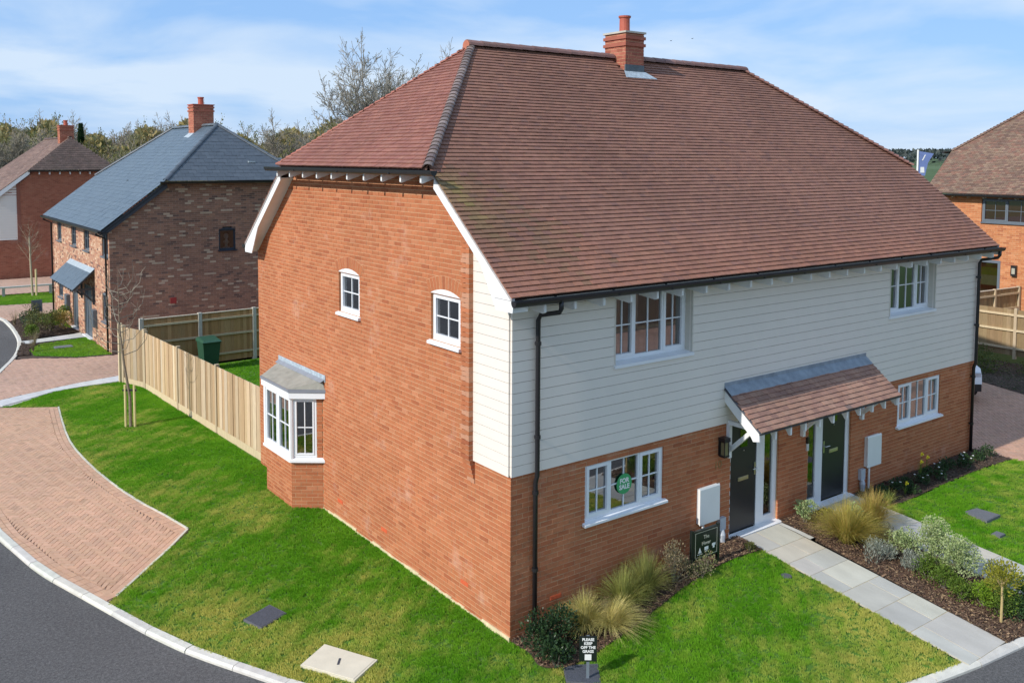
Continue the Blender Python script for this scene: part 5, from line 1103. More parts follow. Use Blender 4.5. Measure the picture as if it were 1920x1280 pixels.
mb = MB(); mb.bar((-2.33, .87, .034), (-2.235, 1.0, .034), .03, .006); mb.build('lifting_slot', M('slot', (.05, .055, .07), .8), cc_)
cover('inspection_cover', 'dark grey cover in the lawn under the keep-off-the-grass sign', [(-.02, -1.30), (.32, -1.62), (.62, -1.22), (.20, -.96)], .0, RECESS, M('cover_edge2', (.12, .12, .13), .7))
z = g(10, -1.9); cover('inspection_cover', 'larger grey cover in the right-hand lawn', [(9.69, -2.16), (10.22, -2.16), (10.19, -1.72), (9.80, -1.66)], z, M('grey_cover', (.14, .145, .155), .85, .1, 20, fine=.3))
z = g(9.4, -2.5); cover('inspection_cover', 'smaller grey cover in the right-hand lawn nearest the stone path', [(9.28, -2.60), (9.48, -2.60), (9.48, -2.44), (9.28, -2.44)], z, M('grey_cover2', (.14, .145, .155), .85, .1, 20, fine=.3))
z = g(4.6, -1.5); mb = MB(); mb.lathe((4.62, -1.38, z), [(.09, -.02), (.09, .022), (.075, .026)], 16); o = mb.build('drain_cap', M('cap_grey', (.10, .105, .11), .6), None); tag(o, 'small round grey drain cap in the front lawn', 'drain cap')
cover('inspection_cover', 'grey cover in the small lawn before the slate-roofed house', [(-1.35, 26.2), (-.75, 26.2), (-.75, 26.65), (-1.35, 26.65)], 0, M('grey_cover3', (.16, .17, .18), .85, .1, 20, fine=.2))
# house name board
sg = thing('name_board', 'black house name board on two posts beside the front path', 'sign', (3.78, -.42, .2)); FN = frame((3.36, -.45, 0), (1, -.02, 0), (-.02, -1, 0))
mb = MB(); mb.fbox(FN, 0, .60, 0, .05, .50, .98); mb.build('sign_panel', SIGNB, sg)
for u in (-.035, .585): mb = MB(); mb.fbox(FN, u, u+.045, -.005, .045, .12, 1.0); mb.build('sign_post', SIGNB, sg)
mb = MB()
for q in ((.04, .56, .53, .537), (.04, .56, .943, .95), (.04, .047, .537, .943), (.553, .56, .537, .943)): mb.fbox(FN, q[0], q[1], .05, .052, q[2], q[3])
mb.build('border_line', M('sign_gold', (.42, .42, .34), .5), sg)
for s_, z, sz in (('The', .85, .085), ('Hever', .745, .085)): text_on('lettering', s_, sz, FN, .30, .0505, z, M('sign_gold2', (.55, .52, .40), .5), sg, bold=.001)
mb = MB(); mb.fbox(FN, .26, .35, .05, .0515, .625, .68); mb.fbox(FN, .28, .33, .05, .0517, .60, .612)
mb.prism([FN(.11, .05, .60), FN(.19, .05, .60), FN(.15, .05, .69)], tuple(np.subtract(FN(0, .0016, 0), FN(0, 0, 0)))); mb.fbox(FN, .09, .21, .05, .0515, .575, .583); mb.fbox(FN, .44, .52, .05, .0515, .66, .70); mb.fbox(FN, .46, .50, .05, .0515, .62, .66); mb.build('emblem', SIGNF, sg)
# keep off the grass sign
kg = thing('grass_sign', 'small black PLEASE KEEP OFF THE GRASS sign on a grey post', 'sign', (.24, -1.40, 0)); FK = frame((.26, -1.42, 0), (math.cos(YAW), -math.sin(YAW), 0), (-math.sin(YAW), -math.cos(YAW), 0))
mb = MB(); mb.fbox(FK, -.02, .02, -.03, -.008, -.1, .62); mb.build('sign_post', M('post_grey', (.16, .19, .22), .5), kg)
mb = MB(); mb.fbox(FK, -.12, .12, -.006, .006, .27, .62); mb.build('sign_panel', SIGNB, kg)
for s_, z in (('PLEASE', .575), ('KEEP', .52), ('OFF THE', .465), ('GRASS', .41)): text_on('lettering', s_, .052, FK, 0, .0075, z, SIGNF, kg, bold=.0018)
mb = MB(); mb.fbox(FK, -.045, .045, .006, .008, .29, .37); mb.build('emblem', SIGNF, kg)
pb = thing('plot_sign', 'small grey sign standing in the shrubs before the slate-roofed house', 'sign', (-.97, 32.0, 0)); mb = MB(); mb.box(-1.22, -.80, 32.0, 32.03, .55, 1.05); mb.build('sign_panel', GREYF, pb)
for x in (-1.2, -.85): mb = MB(); mb.box(x, x+.04, 31.97, 32.0, 0, 1.0); mb.build('sign_post', GREYF, pb)
# ------------------------------------------------------------------ grass on the lawns
GRASS = M_leaf('grass_blade', (.11, .325, .009), (.205, .43, .022), scale=1.3, trans=.4, rough=.7, instancer=(.68, .60, .16))
def lumps(q, sc, seed):
    rs = np.random.default_rng(seed); out = np.zeros(len(q))
    for i in range(7): f = rs.normal(size=2)*sc*(1.3**i); out += np.sin(q@f+rs.uniform(0, 6.3))/(1.15**i)
    return out/3.2
def tuft_mesh(seed, n=15, h=.029, r_=.036):
    rs = random.Random(seed); mb = MB()
    for i in range(n):
        a = rs.uniform(0, 6.3); d = r_*math.sqrt(rs.random()); x, y = d*math.cos(a), d*math.sin(a); hh = h*rs.uniform(.6, 1.15); la = rs.uniform(0, 6.3); ln = hh*rs.uniform(.1, .8); w = rs.uniform(.0022, .0042); b = rs.uniform(0, 6.3)
        dx, dy = math.cos(b)*w, math.sin(b)*w; tx, ty = math.cos(la)*ln, math.sin(la)*ln; k = rs.uniform(.75, 1.25)
        mb.add([(x-dx, y-dy, -.005), (x+dx, y+dy, -.005), (x+tx*.45+dx*.8, y+ty*.45+dy*.8, hh*.62), (x+tx*.45-dx*.8, y+ty*.45-dy*.8, hh*.62), (x+tx, y+ty, hh)], [(0, 1, 2, 3), (3, 2, 4)], (k, k, k))
    return mb.mesh('grass_tuft', GRASS)
def grass_object(name, label, polys, dens, holes=(), dryf=None, hscale=1.0, excl=None):
    pts = []
    for poly in polys:
        P = np.array(poly); lo = P.min(0); hi = P.max(0); n = int((hi-lo).prod()*dens); q = lo+rng.random((n, 2))*(hi-lo); q = q[inside(q, poly)]
        for h_ in holes: q = q[~inside(q, h_)]
        pts.append(q)
    q = np.vstack(pts); z = np.array([g(x, y) for x, y in q]); me = bpy.data.meshes.new(name); me.from_pydata(np.c_[q, z].tolist(), [], [])
    dry = np.clip(dryf(q) if dryf else np.zeros(len(q)), 0, 1).astype(np.float32); a = me.attributes.new('dry', 'FLOAT', 'POINT'); a.data.foreach_set('value', dry)
    a = me.attributes.new('turn', 'FLOAT_VECTOR', 'POINT'); v = np.zeros((len(q), 3), np.float32); v[:, 2] = rng.random(len(q))*6.28; a.data.foreach_set('vector', v.ravel())
    a = me.attributes.new('size', 'FLOAT', 'POINT'); a.data.foreach_set('value', (hscale*(.65+.6*rng.random(len(q))+.22*lumps(q, 2.6, 31)+.15*lumps(q, 8, 32))).clip(.4, 1.8).astype(np.float32))
    o = link(name, me); o['kind'] = 'stuff'; tag(o, label, 'grass')
    ng = bpy.data.node_groups.new(name+'_nodes', 'GeometryNodeTree'); ng.interface.new_socket('Geometry', in_out='INPUT', socket_type='NodeSocketGeometry'); ng.interface.new_socket('Geometry', in_out='OUTPUT', socket_type='NodeSocketGeometry')
    N = ng.nodes.new; L = ng.links.new; gi = N('NodeGroupInput'); go = N('NodeGroupOutput'); ip = N('GeometryNodeInstanceOnPoints'); oi = N('GeometryNodeObjectInfo'); oi.inputs['Object'].default_value = TUFT
    m2p = N('GeometryNodeMeshToPoints'); L(gi.outputs[0], m2p.inputs[0]); L(m2p.outputs[0], ip.inputs['Points']); L(oi.outputs['Geometry'], ip.inputs['Instance'])
    at = N('GeometryNodeInputNamedAttribute'); at.data_type = 'FLOAT_VECTOR'; at.inputs[0].default_value = 'turn'; L(at.outputs[0], ip.inputs['Rotation'])
    a2 = N('GeometryNodeInputNamedAttribute'); a2.data_type = 'FLOAT'; a2.inputs[0].default_value = 'size'; L(a2.outputs[0], ip.inputs['Scale']); L(ip.outputs[0], go.inputs[0])
    md = o.modifiers.new('blades', 'NODES'); md.node_group = ng
    return o
TUFT = bpy.data.objects.new('grass_tuft', tuft_mesh(5))
def dry1(q):
    dk = seg_dist(q, KERB_IN)[0]; w = np.clip(1-dk/2.2, 0, 1)*.34; wall = np.clip(1-np.where(q[:, 0] < 0, -q[:, 0], 9)/1.2, 0, 1)
    return np.clip(w+.46*lumps(q, 1.2, 1)+.34*lumps(q, 4.2, 2)+.22*lumps(q, 11, 3)-.30*wall+.10+.35*np.clip((-q[:, 1]-2.2)/1.8, 0, 1)+.25*np.clip(1-seg_dist(q, BAY_EDGE)[0]/.25, 0, 1)+.2*np.clip(1-dk/.3, 0, 1), 0, .8)
HOLES = [[(-2.83, 2.45), (-2.30, 2.67), (-2.42, 3.11), (-2.95, 2.90)], [(-2.32, .36), (-1.79, .66), (-2.23, 1.52), (-2.78, 1.19)], [(-.05, -1.30), (.32, -1.65), (.65, -1.22), (.20, -.93)], [(9.67, -2.19), (10.24, -2.19), (10.21, -1.70), (9.79, -1.63)], [(9.26, -2.62), (9.5, -2.62), (9.5, -2.42), (9.26, -2.42)], [(-1.37, 26.18), (-.73, 26.18), (-.73, 26.67), (-1.37, 26.67)], [(4.53+.1*math.cos(t)+.09, -1.38+.1*math.sin(t)) for t in np.linspace(0, 6, 8)]]
grass_object('front_grass', 'short green lawn grass, yellowing towards the kerb, round the near corner', [LAWN1], 760, HOLES, dry1)
grass_object('neighbour_grass', 'bright green lawn grass right of the second stone path', [LAWN2], 600, HOLES, lambda q: np.clip(.12+.34*lumps(q, 1.3, 4)+.25*lumps(q, 5, 8), 0, .7))
grass_object('back_grass', 'lawn grass inside the fenced back garden', [[(.1, 9.8), (-.2, 18.9), (0, 20.3), (7, 20.4), (7, 9.8)]], 260, (), None)
grass_object('left_grass', 'lawn grass of the plots round the slate-roofed house', [LAWN4, LAWN5, [p for p in LAWN6]], 260, HOLES, lambda q: np.clip(.12+.15*lumps(q, .8, 6), 0, .5), hscale=1.2)

# ------------------------------------------------------------------ plants
def lf(rs, p, d, L_, w, mb, tint, fold=.15):
    d = Vector(d).normalized(); s_ = d.cross(Vector((rs.uniform(-1, 1), rs.uniform(-1, 1), rs.uniform(.2, 1)))); s_ = s_.normalized() if s_.length > 1e-5 else Vector((1, 0, 0)); p = Vector(p)
    mb.add([tuple(p), tuple(p+d*L_*.5+s_*w), tuple(p+d*L_), tuple(p+d*L_*.5-s_*w)], [(0, 1, 2, 3)], tint)
def shrub(name, label, loc, rx, h, mat, n, L_, w, seed, tints, shape='dome', stems=6, cat='shrub', group=None, upright=0., lobes=9, stem_mat=None, core=.35):
    rs = random.Random(seed); t = thing(name, label, cat, loc, group, world_children=False); mb = MB(); sm = MB(); cl = []
    for i in range(lobes):
        a = rs.uniform(0, 6.3); r_ = rx*math.sqrt(rs.random())*.75; zc = h*(rs.uniform(.30, .82) if shape == 'dome' else rs.uniform(.2, .9)); fall = (1-.45*(zc/h)) if shape == 'dome' else (1-.75*zc/h)
        cl.append((r_*math.cos(a)*fall, r_*math.sin(a)*fall, zc, rs.uniform(.28, .5)*rx))
    for i in range(n):
        c = rs.choice(cl); u = Vector((rs.gauss(0, 1), rs.gauss(0, 1), rs.gauss(0, 1))).normalized(); k = c[3]*(core+(1-core)*rs.random()**.5); p = Vector((c[0], c[1], c[2]))+u*k
        if p.z < .02: p.z = rs.uniform(.02, .1)
        d = (u*.8+Vector((0, 0, .35+upright))+Vector((rs.uniform(-.5, .5), rs.uniform(-.5, .5), rs.uniform(-.3, .3)))); s_ = rs.uniform(.7, 1.3); tt = rs.choice(tints); kk = rs.uniform(.8, 1.2)
        lf(rs, p, d, L_*s_, w*s_, mb, tuple(v*kk for v in tt))
    for i in range(stems):
        c = cl[i % len(cl)]; sm.tube([(c[0]*.15, c[1]*.15, -.02), (c[0]*.6, c[1]*.6, c[2]*.5), (c[0], c[1], c[2]*1.05)], [.010, .007, .003], 4)
    link('foliage', mb.mesh('foliage', mat), t); link('stem', sm.mesh('stem', stem_mat or BARK), t); return t
def clump(name, label, loc, h, spread, n, mat, seed, w=.004, tints=((1, 1, 1),), arch=.9, cat='ornamental grass', lean=(0, 0)):
    rs = random.Random(seed); t = thing(name, label, cat, loc, world_children=False); mb = MB()
    for i in range(n):
        a = rs.uniform(0, 6.3); r0 = .10*spread*rs.random(); L_ = h*rs.uniform(.65, 1.15); sp = spread*rs.random()**.7; dx, dy = math.cos(a), math.sin(a); ww = w*rs.uniform(.7, 1.3); k = rs.uniform(.75, 1.25); tt = tuple(v*k for v in rs.choice(tints)); sx, sy = -dy*ww, dx*ww
        pts = []
        for q in range(5):
            s_ = q/4; out = r0+sp*(s_**1.25); z = L_*(s_-arch*.62*s_*s_*(sp/spread)); jx = rs.uniform(-.01, .01); pts.append((dx*out+jx+lean[0]*s_*s_, dy*out-jx+lean[1]*s_*s_, max(.01, z)))
        vv = []
        for q, p in enumerate(pts): k_ = 1-.22*q; vv += [(p[0]-sx*k_, p[1]-sy*k_, p[2]), (p[0]+sx*k_, p[1]+sy*k_, p[2])]
        mb.add(vv, [(2*q, 2*q+1, 2*q+3, 2*q+2) for q in range(4)], tt)
    link('blades', mb.mesh('blades', mat), t); cm = MB(); cm.lathe((0, 0, -.02), [(.05*spread+.02, 0), (.04*spread+.02, .05), (.01, .08)], 8); link('crown_base', cm.mesh('crown_base', M_STRAW), t); return t
M_STRAW = M('straw', (.24, .18, .09), .9, .2, 20)
L_PALE = M_leaf('pale_leaf', (.30, .36, .15), (.48, .54, .28), 14, .25); L_GREY = M_leaf('lavender_leaf', (.20, .23, .17), (.33, .36, .30), 14, .2)
L_DARK = M_leaf('dark_leaf', (.02, .045, .018), (.045, .085, .035), 10, .15, rough=.35); L_GREEN = M_leaf('green_leaf', (.09, .16, .022), (.17, .25, .04), 10, .3)
L_LIME = M_leaf('lime_leaf', (.16, .28, .02), (.25, .38, .04), 10, .3); L_GOLD = M_leaf('gold_leaf', (.32, .30, .05), (.42, .38, .09), 10, .3)
L_STRAW = M_leaf('straw_blade', (.46, .42, .13), (.68, .59, .26), 8, .35); L_BRONZE = M_leaf('bronze_blade', (.38, .32, .075), (.60, .46, .17), 6, .35); L_OLIVE = M_leaf('olive_leaf', (.10, .12, .035), (.17, .17, .06), 8, .3)
L_SAGE = M_leaf('sage_leaf', (.21, .17, .11), (.30, .25, .16), 12, .25)
gl = lambda x, y: (x, y, g(x, y)+.02)
ONE = ((1, 1, 1), (1.15, 1.1, .9), (.8, .85, .8))
shrub('dark_shrub', 'dark glossy evergreen shrub at the foot of the corner downpipe', gl(.30, -.55), .50, .55, L_DARK, 2600, .04, .014, 11, ONE, lobes=14)
shrub('dark_shrub', 'low dark evergreen spreading beside the grass sign', gl(.12, -.92), .30, .34, L_DARK, 1100, .04, .014, 12, ONE, lobes=8)
clump('straw_grass', 'straw-coloured feathery grass, left of the pair by the corner shrub', gl(.98, -.52), .68, .54, 1000, L_STRAW, 21, .0042, ONE, arch=1.1)
clump('straw_grass', 'palest straw-coloured grass drooping over the lawn edge', gl(1.30, -.78), .62, .58, 1000, L_STRAW, 22, .0042, ((1.2, 1.15, 1.1), (1, 1, 1)), arch=1.25, lean=(.05, -.15))
clump('straw_grass', 'greenish feathery grass in the middle of the front bed', gl(1.80, -.50), .72, .56, 1000, M_leaf('green_straw', (.27, .30, .08), (.44, .43, .15), 8, .35), 23, .0042, ONE, arch=1.0)
clump('straw_grass', 'tall olive feathery grass below the ground-floor window', gl(2.30, -.45), .80, .56, 1000, M_leaf('olive_straw', (.22, .25, .07), (.38, .37, .13), 8, .35), 24, .0042, ONE, arch=.9)
shrub('sage_shrub', 'thin brownish sage shrub left of the name board', gl(2.95, -.45), .38, .62, L_SAGE, 1500, .035, .009, 31, ONE, shape='cone', stems=16, upright=.8, core=.1, lobes=18)
shrub('sage_shrub', 'low brownish sage plant in front of the name board', gl(3.42, -.62), .32, .34, L_SAGE, 900, .03, .009, 32, ((1, 1, 1), (.9, 1.2, .7)), stems=10, upright=.6, core=.1, lobes=12)
shrub('edge_plant', 'small pale plant at the corner of the front path', gl(4.75, -.52), .14, .16, L_OLIVE, 260, .03, .009, 33, ONE, stems=4)
shrub('variegated_shrub', 'grey-green shrub between the two front doors', gl(6.55, -.35), .26, .42, L_PALE, 1000, .035, .012, 34, ((.75, .9, .8), (1, 1, 1)), lobes=9)
shrub('gold_shrub', 'small golden shrub behind the large bronze grass', gl(6.75, -.72), .26, .40, L_GOLD, 800, .03, .010, 35, ONE)
clump('bronze_grass', 'large bronze and gold grass mound beside the near path', gl(6.52, -1.25), .82, .80, 1900, L_BRONZE, 41, .0048, ((1, 1, 1), (1.2, 1.15, .9), (.85, 1.0, .6)), arch=.95)
clump('bronze_grass', 'bronze grass mound leaning on the far path', gl(7.45, -1.15), .78, .66, 1400, L_BRONZE, 42, .0048, ((1, .95, .95), (1.15, 1, .9), (.85, .95, .7)), arch=.95)
clump('sedge_tuft', 'thin pale grass tuft at the edge of the right-hand lawn', gl(8.72, -.72), .35, .30, 160, L_STRAW, 43, .003, ((.9, 1.05, .7),), arch=.8)
shrub('variegated_shrub', 'pale shrub between the two bronze grasses', gl(7.05, -1.10), .24, .50, L_PALE, 800, .03, .011, 36, ((.85, 1.0, .9),), shape='cone')
def lav(label, x, y, r_, h, seed, dark=1.0): return shrub('lavender', label, gl(x, y), r_, h, L_GREY, 1300, .05, .006, seed, ((dark, dark, dark), (dark*1.15, dark*1.1, dark*1.15)), upright=1.2, lobes=14, stems=10, core=.2)
lav('silver lavender mound below the near bronze grass', 6.42, -1.95, .34, .34, 51); lav('dark grey lavender between the pale shrubs and the bronze grass', 7.10, -1.55, .26, .34, 52, .5); lav('silver lavender at the foot of the first pale shrub', 6.62, -2.42, .26, .30, 53)
def pit(label, x, y, r_, h, seed, n): return shrub('variegated_shrub', label, gl(x, y), r_, h, L_PALE, n, .03, .012, seed, ((1, 1, 1), (1.1, 1.1, 1.05), (.8, .9, .75)), shape='dome', lobes=16, stems=8, core=.5)
pit('round pale variegated shrub nearest the lavender', 6.92, -2.08, .31, .56, 61, 2300); pit('tallest pale variegated shrub in the middle bed', 7.05, -2.58, .43, .84, 62, 4300); pit('pale variegated shrub, furthest down the middle bed', 6.98, -3.08, .41, .72, 63, 3800)
def heb(label, x, y, r_, h, seed, mat=L_GREEN, tt=ONE): return shrub('hebe', label, gl(x, y), r_*1.3, h*1.3, mat, 1500, .030, .009, seed, tt, lobes=13, stems=7, core=.3)
heb('small green shrub beside the silver lavender', 6.60, -2.72, .24, .28, 71); heb('small green shrub in front of the tallest pale shrub', 6.52, -3.02, .22, .26, 72); heb('small green shrub in the middle of the path edge', 6.42, -3.35, .20, .28, 73)
heb('bright lime green shrub in the middle bed', 6.55, -3.66, .20, .28, 74, L_LIME); heb('rounded green shrub behind the little standard tree', 6.52, -3.92, .26, .34, 75); heb('yellow-green shrub below the last pale shrub', 6.82, -3.72, .24, .34, 76, L_GOLD, ((.9, 1, .9),))
heb('dark green low shrub near the kerb end of the bed', 6.70, -4.12, .22, .22, 77, L_DARK, ((1.6, 1.6, 1.4),)); heb('olive shrub at the far edge of the middle bed', 7.28, -3.55, .24, .34, 78, L_OLIVE); heb('mixed green shrub beside the second path end', 7.2, -4.0, .26, .36, 79, L_GREEN, ((.7, .9, .8),)); heb('reddish low plant at the kerb end of the bed', 6.92, -4.22, .16, .16, 80, M_leaf('red_leaf', (.16, .045, .03), (.25, .09, .04), 10, .3))
# little standard tree in the middle bed
std = thing('standard_tree', 'little lollipop tree with yellow-green crown and pale stem near the kerb', 'tree', gl(6.31, -4.02), world_children=False)
rs = random.Random(5); mb = MB(); mb.tube([(0, 0, -.03), (.005, 0, .35), (-.005, .005, .62)], [.022, .018, .014], 7)
for i in range(9): a = i*.7; mb.tube([(0, 0, .50+.012*i), (math.cos(a)*.12, math.sin(a)*.12, .66+.02*i)], [.008, .003], 4)
link('trunk', mb.mesh('trunk', M('pale_stem', (.42, .32, .14), .8, .15, 20)), std); mb = MB()
for i in range(700):
    u = Vector((rs.gauss(0, 1), rs.gauss(0, 1), rs.gauss(0, .8))).normalized()*(.26*rs.random()**.45); lf(rs, u+Vector((0, 0, .72)), u+Vector((0, 0, .2)), .05, .012, mb, jit((1, 1, 1), .2))
link('crown', mb.mesh('crown', M_leaf('std_leaf', (.20, .22, .02), (.36, .33, .04), 9, .3)), std)
# right-hand bed: low dark plants, daffodils, white flowers
rs = random.Random(77); YEL = M('daffodil_yellow', (.80, .62, .03), .6, .05, 9); WHT = M('petal_white', (.75, .75, .72), .6, .05, 9)
spots = [(9.0, -.45), (9.45, -.42), (9.9, -.35), (10.3, -.5), (10.75, -.38), (11.2, -.45), (11.6, -.35), (12.0, -.5), (12.4, -.4), (12.8, -.45), (13.2, -.5), (9.7, -.62), (10.9, -.62)]
wh = ['just right of the second meter box', 'behind the front daffodil', 'in front of the brick wall beside the taller daffodils', 'beside the taller daffodils', 'below the right ground-floor window', 'right of the taller daffodils', 'under the right end of the window', 'in the middle of the dark bed', 'towards the right corner', 'left of the corner downpipe', 'at the foot of the right corner downpipe', 'at the lawn edge near the front daffodil', 'at the lawn edge below the window']
for i, ((x, y), w_) in enumerate(zip(spots, wh)):
    s_ = shrub('bedding_plant', 'low dark green bedding plant '+w_, gl(x, y), rs.uniform(.16, .24), rs.uniform(.14, .26), L_DARK, 420, .035, .012, 200+i, ((1.2, 1.3, 1), (1.8, 1.6, 1.5), (1, 1, 1)), lobes=7, stems=4)
    if i in (1, 3, 5, 7, 8, 12):
        mb = MB()
        for q in range(3): mb.lathe((rs.uniform(-.14, .14), rs.uniform(-.14, .14), .16+rs.uniform(0, .06)), [(.004, 0), (.022, .008), (.02, .014)], 6)
        link('flower', mb.mesh('flower', WHT), s_)
def daffodil(label, x, y, h):
    d = thing('daffodil', label, 'flower', gl(x, y), 'daffodils in the right-hand bed', world_children=False); mb = MB(); mb.tube([(0, 0, 0), (.01, 0, h*.6), (.0, -.02, h)], .006, 5)
    for q in range(6): a = q*1.05; mb.add([(0, 0, 0), (math.cos(a)*.03+.006, math.sin(a)*.03, h*.45), (math.cos(a)*.06, math.sin(a)*.06, h*.8), (math.cos(a)*.03-.006, math.sin(a)*.03, h*.45)], [(0, 1, 2, 3)])
    link('stem', mb.mesh('stem', L_GREEN), d); mb = MB()
    for q in range(6): a = q*1.05; c, s_ = math.cos(a), math.sin(a); mb.add([(0, -.02, h), (c*.03-s_*.018, -.025, h+s_*.03+c*.018), (c*.055, -.02, h+s_*.055), (c*.03+s_*.018, -.025, h+s_*.03-c*.018)], [(0, 1, 2, 3)])
    mb.tube([(0, -.02, h), (0, -.06, h+.005)], [.014, .022], 8); link('flower', mb.mesh('flower', YEL), d)
daffodil('front daffodil, low and yellow, nearest the second door', 9.42, -.66, .26); daffodil('left of the two taller yellow daffodils against the bricks', 10.62, -.30, .50); daffodil('right of the two taller yellow daffodils against the bricks', 10.78, -.34, .42); daffodil('small half-hidden yellow daffodil between the taller pair and the door', 10.5, -.36, .38)
# shrubs before the slate-roofed house
for i, (x, y, r_, h, mt, lab) in enumerate([(-1.45, 29.4, .55, .95, L_OLIVE, 'olive green shrub, biggest of the group before the slate-roofed house'), (-1.5, 30.6, .5, .9, L_DARK, 'dark green shrub behind the olive one before the slate-roofed house'), (-.9, 29.9, .55, .85, L_OLIVE, 'olive shrub in the middle of the group near the grey door'), (-.45, 30.0, .45, .75, L_BRONZE, 'bronze bushy shrub closest to the grey doors'), (-1.2, 31.6, .5, 1.0, L_OLIVE, 'tall thin shrub beside the small grey plot sign'), (-.25, 31.0, .4, .9, L_GREEN, 'green shrub against the far grey door'), (-1.7, 28.95, .35, .5, L_GREEN, 'low green shrub at the kerb end of the slate house path')]):
    shrub('garden_shrub', lab, (x, y, .02), r_, h, mt, 1000, .06, .018, 300+i, ((1.3, 1.2, 1.2), (1, 1, 1), (2.0, 1.8, 1.6) if mt is L_DARK else (.9, .9, .9)), lobes=14, stems=10, core=.2)
for i, (x, y, lab) in enumerate([(-2.1, 26.2, 'thin dry twiggy plant nearest the slate house driveway'), (-1.9, 27.2, 'thin dry twiggy plant by the slate house path'), (-1.8, 32.5, 'thin dry twiggy plant by the far kerb')]): clump('dry_plant', lab, (x, y, .02), .7, .3, 60, L_SAGE, 340+i, .006, ONE, arch=.3, cat='plant')
# scrub on the soil below the right-hand fence
for i, (x, y, lab) in enumerate([(21.3, 3.6, 'scrubby weeds nearest the house corner below the tan fence'), (21.9, 2.2, 'scrubby green weeds in the middle of the soil strip by the tan fence'), (21.6, .8, 'scrubby green weeds at the right edge below the tan fence'), (22.4, 4.4, 'dark scrub against the foot of the tan fence')]): shrub('scrub', lab, (x, y, g(x, y)+.02), .8, .35, L_OLIVE, 900, .06, .018, 360+i, ((.6, .8, .6), (.9, 1, .8)), lobes=16, stems=6)

# ------------------------------------------------------------------ trees
def branch(rs, mb, p, d, L_, r_, lev, cfg, tips):
    segs = 3 if lev < 2 else 2; pts = [p]; q = p; dd = d
    for i in range(segs):
        dd = (dd+Vector((rs.gauss(0, 1), rs.gauss(0, 1), rs.gauss(0, 1)))*cfg['wob']+Vector((0, 0, cfg['up']))).normalized(); q = q+dd*(L_/segs); pts.append(q)
    re = r_*(.45 if lev else .5); mb.tube(pts, [max(v, cfg.get('rmin', .002)) for v in np.linspace(r_, re, len(pts))], max(3, 7-2*lev), None, cap=False)
    if lev >= cfg['lev']: tips.append((q, dd)); return
    n = cfg['kids'][lev]
    for i in range(n):
        f = rs.uniform(cfg['from'][lev], 1.0); k = f*segs; j = min(segs-1, int(k)); s_ = pts[j].lerp(pts[j+1], k-j); a = rs.uniform(0, 6.3); x = dd.orthogonal().normalized(); y = dd.cross(x)
        ang = rs.uniform(*cfg['ang'][lev]); nd = dd*math.cos(ang)+(x*math.cos(a)+y*math.sin(a))*math.sin(ang)
        branch(rs, mb, s_, nd, L_*rs.uniform(*cfg['len'][lev])*(1.15-.5*f), r_*(1-.55*f)*rs.uniform(.45, .65), lev+1, cfg, tips)
    branch(rs, mb, q, dd, L_*.5, re, lev+1, cfg, tips)
def bare_tree(name, label, loc, h, r_, seed, cfg, group=None, mat=None, leaf=None, nleaf=0, leaf_s=.12):
    rs = random.Random(seed); t = thing(name, label, 'tree', loc, group, world_children=False); tr = MB(); cr = MB(); tips = []
    th = h*cfg['trunk']; lean = Vector((rs.uniform(-.05, .05), rs.uniform(-.05, .05), 1)); pts = [Vector((0, 0, -.3)), lean*(th*.5), lean*th]; tr.tube(pts, [r_, r_*.82, r_*.66], 9)
    for i in range(cfg['main']):
        a = i*2.4+rs.uniform(-.4, .4); f = rs.uniform(.45, 1.0); tilt = rs.uniform(*cfg['tilt'])*(1.25-f*.5); s_ = lean*(th*f); branch(rs, cr, s_, Vector((math.cos(a)*math.sin(tilt), math.sin(a)*math.sin(tilt), math.cos(tilt))), (h-s_.z)*rs.uniform(.42, .60), r_*.42, 0, cfg, tips)
    branch(rs, cr, lean*th, Vector((0, 0, 1)), (h-th)*.62, r_*.62, 0, cfg, tips)
    if leaf:
        lm = MB()
        for i in range(nleaf):
            p, d = rs.choice(tips); o_ = Vector((rs.gauss(0, .10), rs.gauss(0, .10), rs.gauss(0, .10))); lf(rs, p+o_, d+o_, leaf_s*rs.uniform(.6, 1.3), leaf_s*.3, lm, jit((1, 1, 1), .3))
        lo = link('foliage', lm.mesh('foliage', leaf), t)
    link('trunk', tr.mesh('trunk', mat or BARKG), t); link('crown', cr.mesh('crown', mat or BARKG), t); return t
CFG = dict(trunk=.20, main=9, tilt=(.15, .62), lev=4, kids=[7, 6, 5, 4], ang=[(.3, .75), (.4, 1.0), (.4, 1.1), (.4, 1.2)], len=[(.42, .62), (.45, .65), (.5, .7), (.5, .8)], **{'from': [.2, .2, .2, .2]}, wob=.12, up=.06, rmin=.015)
CFG2 = dict(CFG, rmin=.018, main=8, tilt=(.3, 1.0), kids=[6, 4, 4, 0], lev=3, up=.06, trunk=.12)
def place(px, py, depth):   # a point of the photograph's view at a depth, for setting far trees in their bearing
    return CAM+FW*depth+RT*((px-952.02)/1713.19*depth)-UP*((py-417.04)/1713.19*depth)
def gpos(px, depth): p = place(px, 400, depth); return (p.x, p.y, -.1)
BUD = M_leaf('bud', (.20, .19, .09), (.30, .29, .14), 1, .3); HAW = M_leaf('haw', (.15, .16, .045), (.22, .215, .075), .6, .3); IVY = M_leaf('ivy', (.03, .05, .02), (.07, .085, .035), 1, .2)
T1 = bare_tree('bare_tree', 'tall bare tree rising behind the main roof, biggest of its group', gpos(706, 66), 14.2, .30, 101, CFG, 'bare trees behind the main roof', leaf=BUD, nleaf=3500, leaf_s=.13)
T2 = bare_tree('bare_tree', 'bare tree right of the biggest one, behind the roof slope', gpos(772, 70), 14.4, .26, 102, CFG, 'bare trees behind the main roof', leaf=BUD, nleaf=2500, leaf_s=.13)
